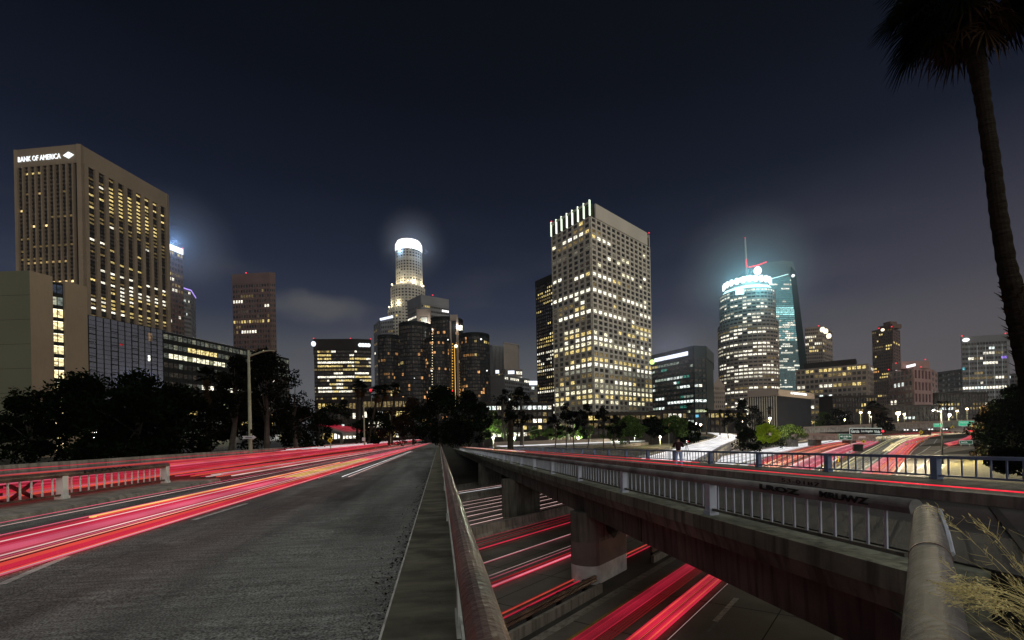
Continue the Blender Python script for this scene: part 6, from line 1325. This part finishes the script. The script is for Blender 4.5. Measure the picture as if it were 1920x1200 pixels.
# ---- fan palms
def palm(x, yb, yt, D, r_px, label, lean=0, nf=26, seed=1, skirt=.5, tr=None, group='fan palms', mat='palm_leaf', seg=1, fat=1.0):
    rr = random.Random(seed); root = empty('palm_tree', label, 'palm', group); base = P(x-lean, yb, D); tip = P(x, yt, D); R_ = r_px/F*D; top = tip-Vector((0, 0, R_*.75)); tr = tr or R_*.12
    m = MB(); pts = [base, lerp(base, top, .35)+RT*((lean/F*D)*-.05), lerp(base, top, .7), top]; m.tube(pts, [tr*1.25, tr, tr*.85, tr*.9], 10); m.build('trunk', 'palm_bark', root)
    ml = MB()
    for k in range(nf):
        ph = rr.uniform(-.5, 1.15) if k > nf//5 else rr.uniform(.9, 1.5); th = rr.random()*6.283; d = Vector((math.cos(th)*math.cos(ph), math.sin(th)*math.cos(ph), math.sin(ph))); st = R_*.42; c = top+d*st; fan(ml, c, d, R_*.62, rr, droop=.35)
        ml.tube([top, c], R_*.012, 4)
    ml.build('crown', mat, root, recalc=False)
    if skirt:
        ms = MB()
        for k in range(int(nf*1.1)):
            th = rr.random()*6.283; ph = rr.uniform(-1.45, -.85); d = Vector((math.cos(th)*math.cos(ph), math.sin(th)*math.cos(ph), math.sin(ph))); c = top-Vector((0, 0, R_*rr.uniform(0, skirt)))+d*R_*.2; fan(ms, c, d, R_*.45, rr, droop=.9)
        ms.build('dead_frond_skirt', 'palm_dead', root, recalc=False)
    rehome(root, base); return root
def fan(m, c, d, r, rr, droop=.4, n=11):
    up = Vector((0, 0, 1)) if abs(d.z) < .95 else Vector((1, 0, 0)); s = d.cross(up).normalized(); u = s.cross(d)
    for k in range(n):
        a = lerp(-1.25, 1.25, k/(n-1))+rr.uniform(-.04, .04); e1 = (d*math.cos(a)+s*math.sin(a)).normalized(); L_ = r*(1-.25*abs(a)/1.25)*rr.uniform(.85, 1.08); w_ = r*.055; w2 = s*math.cos(a)-d*math.sin(a)
        mid = c+e1*L_*.6-Vector((0, 0, droop*L_*.12)); tip = c+e1*L_-Vector((0, 0, droop*L_*rr.uniform(.3, .6)))
        m.face([c, mid-w2*w_+u*w_*.3, tip, mid+w2*w_-u*w_*.1])
palm(388, 850, 688, 53, 24, 'shaggy palm with a pale dead skirt in front of the mirror-glass office', seed=81, skirt=2.2, nf=24)
palm(672, 835, 712, 100, 18, 'taller of the twin palms in front of the wide office slab', seed=82, lean=3)
palm(679, 835, 718, 103, 15, 'shorter of the twin palms in front of the wide office slab', seed=83, lean=2)
palm(708, 836, 722, 92, 19, 'leaning palm left of the round hotel', seed=84, lean=18); palm(722, 836, 720, 95, 18, 'second leaning palm left of the round hotel', seed=85, lean=26); palm(741, 834, 718, 100, 15, 'third palm, close to the round hotel wall', seed=86, lean=12)
palm(957, 842, 772, 95, 20, 'stout shaggy palm beside the light green tree', seed=87, skirt=1.4, tr=.55)
palm(1290, 815, 755, 150, 9, 'thin palm in front of the dark glass office, left one', seed=88, nf=18); palm(1325, 815, 765, 150, 9, 'thin palm in front of the dark glass office, right one', seed=89, nf=18)
palm(1350, 815, 768, 170, 9, 'thin palm below the gabled brick block', seed=90, nf=18); palm(1443, 812, 762, 190, 8, 'thin palm in front of the slatted hall', seed=91, nf=16)
palm(1636, 812, 752, 220, 13, 'tallest palm of the group before the cream grid block', seed=92, nf=20); palm(1647, 812, 756, 215, 12, 'middle palm of the group before the cream grid block', seed=93, nf=20); palm(1659, 812, 764, 220, 11, 'lowest palm of the group before the pink block', seed=94, nf=18)
palm(1761, 800, 752, 260, 8, 'small far palm left of the low glittering block', seed=95, nf=16); palm(1776, 800, 752, 260, 9, 'small far palm in front of the low glittering block', seed=96, nf=16)
# ---- big foreground palm, right
def big_palm():
    rr = random.Random(5); D = 15.2; K = D/12; root = empty('palm_tree', 'huge dark palm leaning in from the right edge, its shaggy head cut off above', 'palm')
    px = [(1806, 15), (1818, 70), (1834, 130), (1845, 200), (1860, 300), (1872, 400), (1888, 500), (1908, 580), (1926, 650), (1942, 740), (1956, 860), (1962, 1100)]
    pts = [P(x, y, D) for x, y in px]; rs = [K*v for v in (.195, .195, .185, .155, .165, .175, .19, .24, .29, .27, .27, .3)]
    # finely stepped trunk with leaf-scar rings
    fine = []; fr = []
    for k in range(len(pts)-1):
        for j in range(10):
            t = j/10; fine.append(lerp(pts[k], pts[k+1], t)); fr.append(lerp(rs[k], rs[k+1], t)*(1+.05*math.sin((k*10+j)*2.1)+rr.uniform(-.02, .02)))
    m = MB(); m.tube(fine[::-1], fr[::-1], 14); m.build('trunk', 'palm_bark', root)
    m = MB()                                               # ragged old leaf bases low on the trunk
    for k in range(150):
        t = rr.uniform(.60, .80); i = int(t*(len(fine)-1)); p = fine[i]; a = rr.random()*6.283; d = Vector((math.cos(a), math.sin(a), .9)).normalized(); q = p+Vector((math.cos(a), math.sin(a), 0))*fr[i]*.9; s_ = d.cross(Vector((0, 0, 1))).normalized()*.045*K; L_ = rr.uniform(.10, .26)*K
        m.face([q-s_, q+s_, q+d*L_+s_*.3, q+d*L_-s_*.3])
    m.build('leaf_bases', 'palm_dead', root, recalc=False)
    top = P(1806, 5, D); ml = MB(); ms = MB()
    def bigfan(mm, c, d, r, n, droop):
        up = Vector((0, 0, 1)) if abs(d.z) < .95 else Vector((1, 0, 0)); s = d.cross(up).normalized(); u = s.cross(d)
        for k in range(n):
            a = lerp(-1.5, 1.5, k/(n-1))+rr.uniform(-.02, .02); e1 = (d*math.cos(a)+s*math.sin(a)).normalized(); w2 = (s*math.cos(a)-d*math.sin(a)); L_ = r*(1-.2*abs(a)/1.5)*rr.uniform(.88, 1.06); w_ = r*.028
            p1 = c+e1*L_*.35; p2 = c+e1*L_*.7-Vector((0, 0, droop*L_*.12)); p3 = c+e1*L_-Vector((0, 0, droop*L_*rr.uniform(.28, .5)))
            mm.face([c, p1-w2*w_, p2-w2*w_*.9, p2+w2*w_*.9, p1+w2*w_]); mm.face([p2-w2*w_*.9, p3, p2+w2*w_*.9])
    for k in range(46):
        ph = rr.uniform(-.75, 1.3); th = rr.random()*6.283; d = Vector((math.cos(th)*math.cos(ph), math.sin(th)*math.cos(ph), math.sin(ph))); c = top+d*K*rr.uniform(.7, 1.15)+Vector((0, 0, .3)); bigfan(ml, c, (d-Vector((0, 0, .6))).normalized(), K*rr.uniform(.95, 1.2), 22, .6); ml.tube([top, c], .018, 4)
    for (dx, dz, ln) in ((-1.0, -.25, 1.25), (-.95, -.75, 1.15), (-.7, .35, 1.3), (.9, -.3, 1.1), (-.85, .1, 1.2), (-1, -.5, 1.0)):
        d = (RT*dx+Vector((0, 0, dz))+FW*rr.uniform(-.3, .3)).normalized(); c = top+d*ln*K; bigfan(ml, c, (d-Vector((0, 0, .5))).normalized(), 1.15*K, 26, .55); ml.tube([top, c], .02, 4)
    for k in range(60):
        th = rr.random()*6.283; ph = rr.uniform(-1.45, -.9); d = Vector((math.cos(th)*math.cos(ph), math.sin(th)*math.cos(ph), math.sin(ph))); c = top+Vector((math.cos(th), math.sin(th), 0))*rr.uniform(.15, .8)*K+Vector((0, 0, rr.uniform(-1.25, .3)*K)); bigfan(ms, c, d, rr.uniform(.45, .9)*K, 9, 1.0)
    ml.build('crown', 'palm_leaf', root, recalc=False); ms.build('dead_frond_skirt', 'palm_dead', root, recalc=False); rehome(root, pts[-1])
big_palm()
# ---- dry grass, lower right
def grass():
    rr = random.Random(8); m = MB()
    def blade(p, d, L_, curve, w_, seedhead=False):
        pts = []; q = p.copy(); dd = d.normalized(); n = 7
        for k in range(n+1):
            pts.append(q.copy()); q = q+dd*L_/n; dd = (dd+curve/n).normalized()
        m.tube(pts, [w_*(1-.8*k/n) for k in range(n+1)], 3, cap=False)
        if seedhead:
            for k in range(30):
                t = rr.uniform(.62, 1); i = min(n-1, int(t*n)); b_ = lerp(pts[i], pts[i+1], t*n-i); s_ = Vector((rr.gauss(0, 1), rr.gauss(0, 1), rr.gauss(0, .8))).normalized(); e_ = b_+s_*rr.uniform(.01, .045)+(pts[-1]-pts[-3]).normalized()*.03
                m.tube([b_, e_], .0006, 3, cap=False); g_ = (pts[-1]-pts[-3]).normalized()*.011; w2 = s_.cross(g_).normalized()*.0022; m.face([e_-g_*.2, e_+w2+g_*.4, e_+g_*1.3, e_-w2+g_*.4])
    for k in range(190):
        D = rr.uniform(1.3, 2.6); x = rr.uniform(1985, 2300); y = rr.uniform(1230, 1400); p = P(x, y, D)
        blade(p, (-RT*rr.uniform(.15, .8)+UP*1.0+FW*rr.uniform(-.3, .3)), rr.uniform(.35, .75), -RT*rr.uniform(.1, .55)-UP*rr.uniform(.0, .6), rr.uniform(.0009, .0016), rr.random() < .12)
    for k in range(20):                                   # the big drooping plume
        p = P(1990+rr.uniform(-12, 12), 1215+rr.uniform(-20, 20), 2.0+rr.uniform(-.1, .1)); blade(p, (-RT*.55+UP*1.05+FW*rr.uniform(-.12, .12)), rr.uniform(.52, .64), -RT*1.5-UP*rr.uniform(.6, 1.05), .0016, True)
    tag(m.build('dry_grass', 'dry_grass', recalc=False), kind='stuff')
grass()
# ---- person
def person():
    root = empty('person', 'person in dark maroon top and pale blue jeans standing on the raised kerb', 'person')
    base = at(1272.5, 875, 1.6); f = Vector((.35, .93, 0)).normalized(); r = Vector((f.y, -f.x, 0)); H = 1.76
    def W(x, y, z): return base+r*x+f*y+Vector((0, 0, z))
    def skin(name, mat, verts, edges, rad, parent, sub=2):
        me = bpy.data.meshes.new(name); me.from_pydata([tuple(v) for v in verts], edges, []); o = bpy.data.objects.new(name, me); col.objects.link(o)
        sk = o.modifiers.new('skin', 'SKIN'); sk.use_smooth_shade = True
        for i, v in enumerate(me.skin_vertices[0].data): v.radius = rad[i] if isinstance(rad[i], tuple) else (rad[i], rad[i]); v.use_root = (i == 0)
        ss = o.modifiers.new('sub', 'SUBSURF'); ss.levels = sub; ss.render_levels = sub
        dg = bpy.context.evaluated_depsgraph_get(); dg.update(); m2 = bpy.data.meshes.new_from_object(o.evaluated_get(dg)); bpy.data.objects.remove(o); m2.name = name; m2.materials.clear(); m2.materials.append(MATS[mat])
        for p in m2.polygons: p.use_smooth = True
        o2 = bpy.data.objects.new(name, m2); col.objects.link(o2); o2.parent = parent; return o2
    # body: one continuous surface
    V = [W(0, 0, .96), W(0, .01, 1.12), W(0, 0, 1.30), W(0, 0, 1.43), W(0, .01, 1.52), W(0, .03, 1.60), W(0, .02, 1.69),
         W(-.10, 0, .88), W(-.13, .01, .50), W(-.15, -.02, .10), W(-.16, .13, .04), W(.10, 0, .88), W(.13, .02, .50), W(.17, -.02, .10), W(.19, .13, .04),
         W(-.19, .0, 1.41), W(-.27, .05, 1.16), W(-.12, .27, 1.28), W(-.06, .34, 1.38), W(.19, .0, 1.41), W(.28, .06, 1.17), W(.17, .27, 1.36), W(.10, .35, 1.44)]
    E_ = [(0, 1), (1, 2), (2, 3), (3, 4), (4, 5), (5, 6), (0, 7), (7, 8), (8, 9), (9, 10), (0, 11), (11, 12), (12, 13), (13, 14), (3, 15), (15, 16), (16, 17), (17, 18), (3, 19), (19, 20), (20, 21), (21, 22)]
    Rr = [(.11, .08), (.10, .075), (.12, .08), (.09, .07), .05, .082, .07, .07, .06, .042, .035, .07, .06, .042, .035, .045, .036, .034, .03, .045, .036, .034, .03]
    skin('body', 'skin', V, E_, Rr, root)
    skin('trousers', 'cloth_jeans', [W(0, 0, .99), W(-.10, 0, .86), W(-.13, .01, .50), W(-.155, -.01, .07), W(.10, 0, .86), W(.13, .02, .50), W(.175, -.01, .07)], [(0, 1), (1, 2), (2, 3), (0, 4), (4, 5), (5, 6)], [(.165, .13), .11, .085, .085, .11, .085, .085], root)
    skin('jacket', 'cloth_maroon', [W(0, 0, .93), W(0, .0, 1.16), W(0, 0, 1.32), W(0, 0, 1.45), W(-.20, 0, 1.40), W(-.28, .05, 1.15), W(-.14, .25, 1.27), W(.20, 0, 1.40), W(.29, .06, 1.16), W(.18, .25, 1.34)], [(0, 1), (1, 2), (2, 3), (3, 4), (4, 5), (5, 6), (3, 7), (7, 8), (8, 9)], [(.175, .135), (.165, .13), (.185, .13), (.11, .09), .075, .065, .05, .075, .065, .05], root)
    skin('hair', 'hair_black', [W(0, -.02, 1.60), W(0, -.01, 1.70)], [(0, 1)], [.10, .098], root)
    for s_ in (-1, 1):
        skin('shoe', 'shoe_pale', [W(s_*.16, -.05, .045), W(s_*.17, .08, .04), W(s_*.18, .19, .03)], [(0, 1), (1, 2)], [.055, .055, .04], root, 1)
        hx, hy, hz = (-.06, .35, 1.40) if s_ < 0 else (.10, .36, 1.46)
        for k in range(5):
            u = (k-2)*.018; m_ = [W(hx+u, hy, hz), W(hx+u*1.2, hy+.04, hz+.01), W(hx+u*1.2-s_*.01, hy+.06, hz-.015)] if k < 4 else [W(hx-s_*.035, hy-.02, hz), W(hx-s_*.055, hy+.01, hz+.02), W(hx-s_*.05, hy+.035, hz+.02)]
            skin('finger', 'skin', m_, [(0, 1), (1, 2)], [.009, .008, .007], root, 1)
    cm = empty('camera_on_hand', 'small camera with a glowing red-white screen held by the standing person', 'camera'); cm.name = 'handheld_camera'
    c = base+r*.52+f*.30+Vector((0, 0, 1.50)); m = MB(); m.box(c.x-.07, c.x+.07, c.y-.04, c.y+.04, c.z-.05, c.z+.05); m.tube([c+f*.04, c+f*.12], .032, 10); m.build('camera_body', 'black_metal', cm)
    m = MB(); m.ball(c-f*.06+Vector((0, 0, .02)), .035, 8); m.ball(c-f*.06+Vector((0, 0, -.07)), .03, 8); m.build('status_light', 'glow_white', cm); m = MB(); m.ball(c-f*.05+Vector((.08, 0, -.02)), .03, 8); m.build('tally_light', 'glow_red', cm)
    tp = MB()
    for a in (0, 2.1, 4.2): tp.tube([c-Vector((0, 0, .05)), Vector((c.x+.32*math.cos(a), c.y+.32*math.sin(a), base.z))], .012, 5)
    tp.build('tripod', 'black_metal', cm)
    cm['label'] = 'small camera on a thin tripod with red and white lights beside the standing person'
    rehome(root, base)
person()
# things built around the world origin: give every remaining Empty a sensible base
for o in list(bpy.data.objects):
    if o.type == 'EMPTY' and o.parent is None and o.location.length < 1e-6 and o.children:
        ms = [c for c in o.children if c.type == 'MESH' and c.data.vertices and c.location.length < 1e-6]
        if not ms: continue
        xs_ = [v.co.x for c in ms for v in c.data.vertices]; ys_ = [v.co.y for c in ms for v in c.data.vertices]; zs_ = [v.co.z for c in ms for v in c.data.vertices]
        rehome(o, ((min(xs_)+max(xs_))/2, (min(ys_)+max(ys_))/2, min(zs_)))

# ================================================================== night air over the city
hz = bpy.data.materials.new('haze'); hz.use_nodes = True; n_ = hz.node_tree.nodes; n_.clear(); o_ = n_.new('ShaderNodeOutputMaterial'); v_ = n_.new('ShaderNodeVolumePrincipled')
v_.inputs['Color'].default_value = (0.66, 0.76, 1.0, 1); v_.inputs['Density'].default_value = 0.00005; v_.inputs['Anisotropy'].default_value = 0.2; hz.node_tree.links.new(v_.outputs[0], o_.inputs['Volume'])
MATS['haze'] = hz; m = MB(); m.box(-760, 1150, -140, 1150, -40, 330); tag(m.build('haze', 'haze'), kind='stuff')

def halo_mist(x, y, D, rad, dens, color, power, lpos, label=None):
    """fog ball and lamps added for the halo round a crown or sign"""
    c = P(x, y, D); mt = bpy.data.materials.new('halo_mist'); mt.use_nodes = True; n = mt.node_tree.nodes; l = mt.node_tree.links; n.clear()
    o = n.new('ShaderNodeOutputMaterial'); v = n.new('ShaderNodeVolumePrincipled'); g = n.new('ShaderNodeNewGeometry'); d = n.new('ShaderNodeVectorMath'); d.operation = 'DISTANCE'; d.inputs[1].default_value = c; l.new(g.outputs['Position'], d.inputs[0])
    r = n.new('ShaderNodeMapRange'); r.interpolation_type = 'SMOOTHSTEP'; l.new(d.outputs['Value'], r.inputs[0]); r.inputs[1].default_value = rad; r.inputs[2].default_value = rad*.15; r.inputs[3].default_value = 0; r.inputs[4].default_value = dens
    l.new(r.outputs[0], v.inputs['Density']); v.inputs['Color'].default_value = (.9, .93, 1, 1); l.new(v.outputs[0], o.inputs['Volume']); mt.name = 'halo_mist'; MATS['halo_mist'] = mt
    m = MB(); m.ball(c, rad, 16); tag(m.build('halo_mist', 'halo_mist'), kind='stuff')
    for (lx, ly, lD) in lpos:
        ld = bpy.data.lights.new('halo_lamp', 'POINT'); ld.energy = power; ld.color = color; ld.shadow_soft_size = 3
        lo = bpy.data.objects.new('halo_lamp', ld); col.objects.link(lo); lo.location = P(lx, ly, lD)
halo_mist(1400, 522, 480, 84, .0030, (.25, .85, 1.0), 30000, [(1372, 530, 455), (1408, 514, 470), (1440, 530, 460)])
halo_mist(773, 460, 700, 62, .0030, (.35, .6, 1.0), 15000, [(773, 448, 690), (748, 468, 680), (800, 468, 680)])
halo_mist(1262, 655, 285, 32, .004, (.4, .5, 1.0), 1800, [(1245, 650, 280), (1280, 646, 280)])
halo_mist(332, 462, 500, 72, .0026, (.3, .55, 1.0), 62000, [(326, 456, 492)])
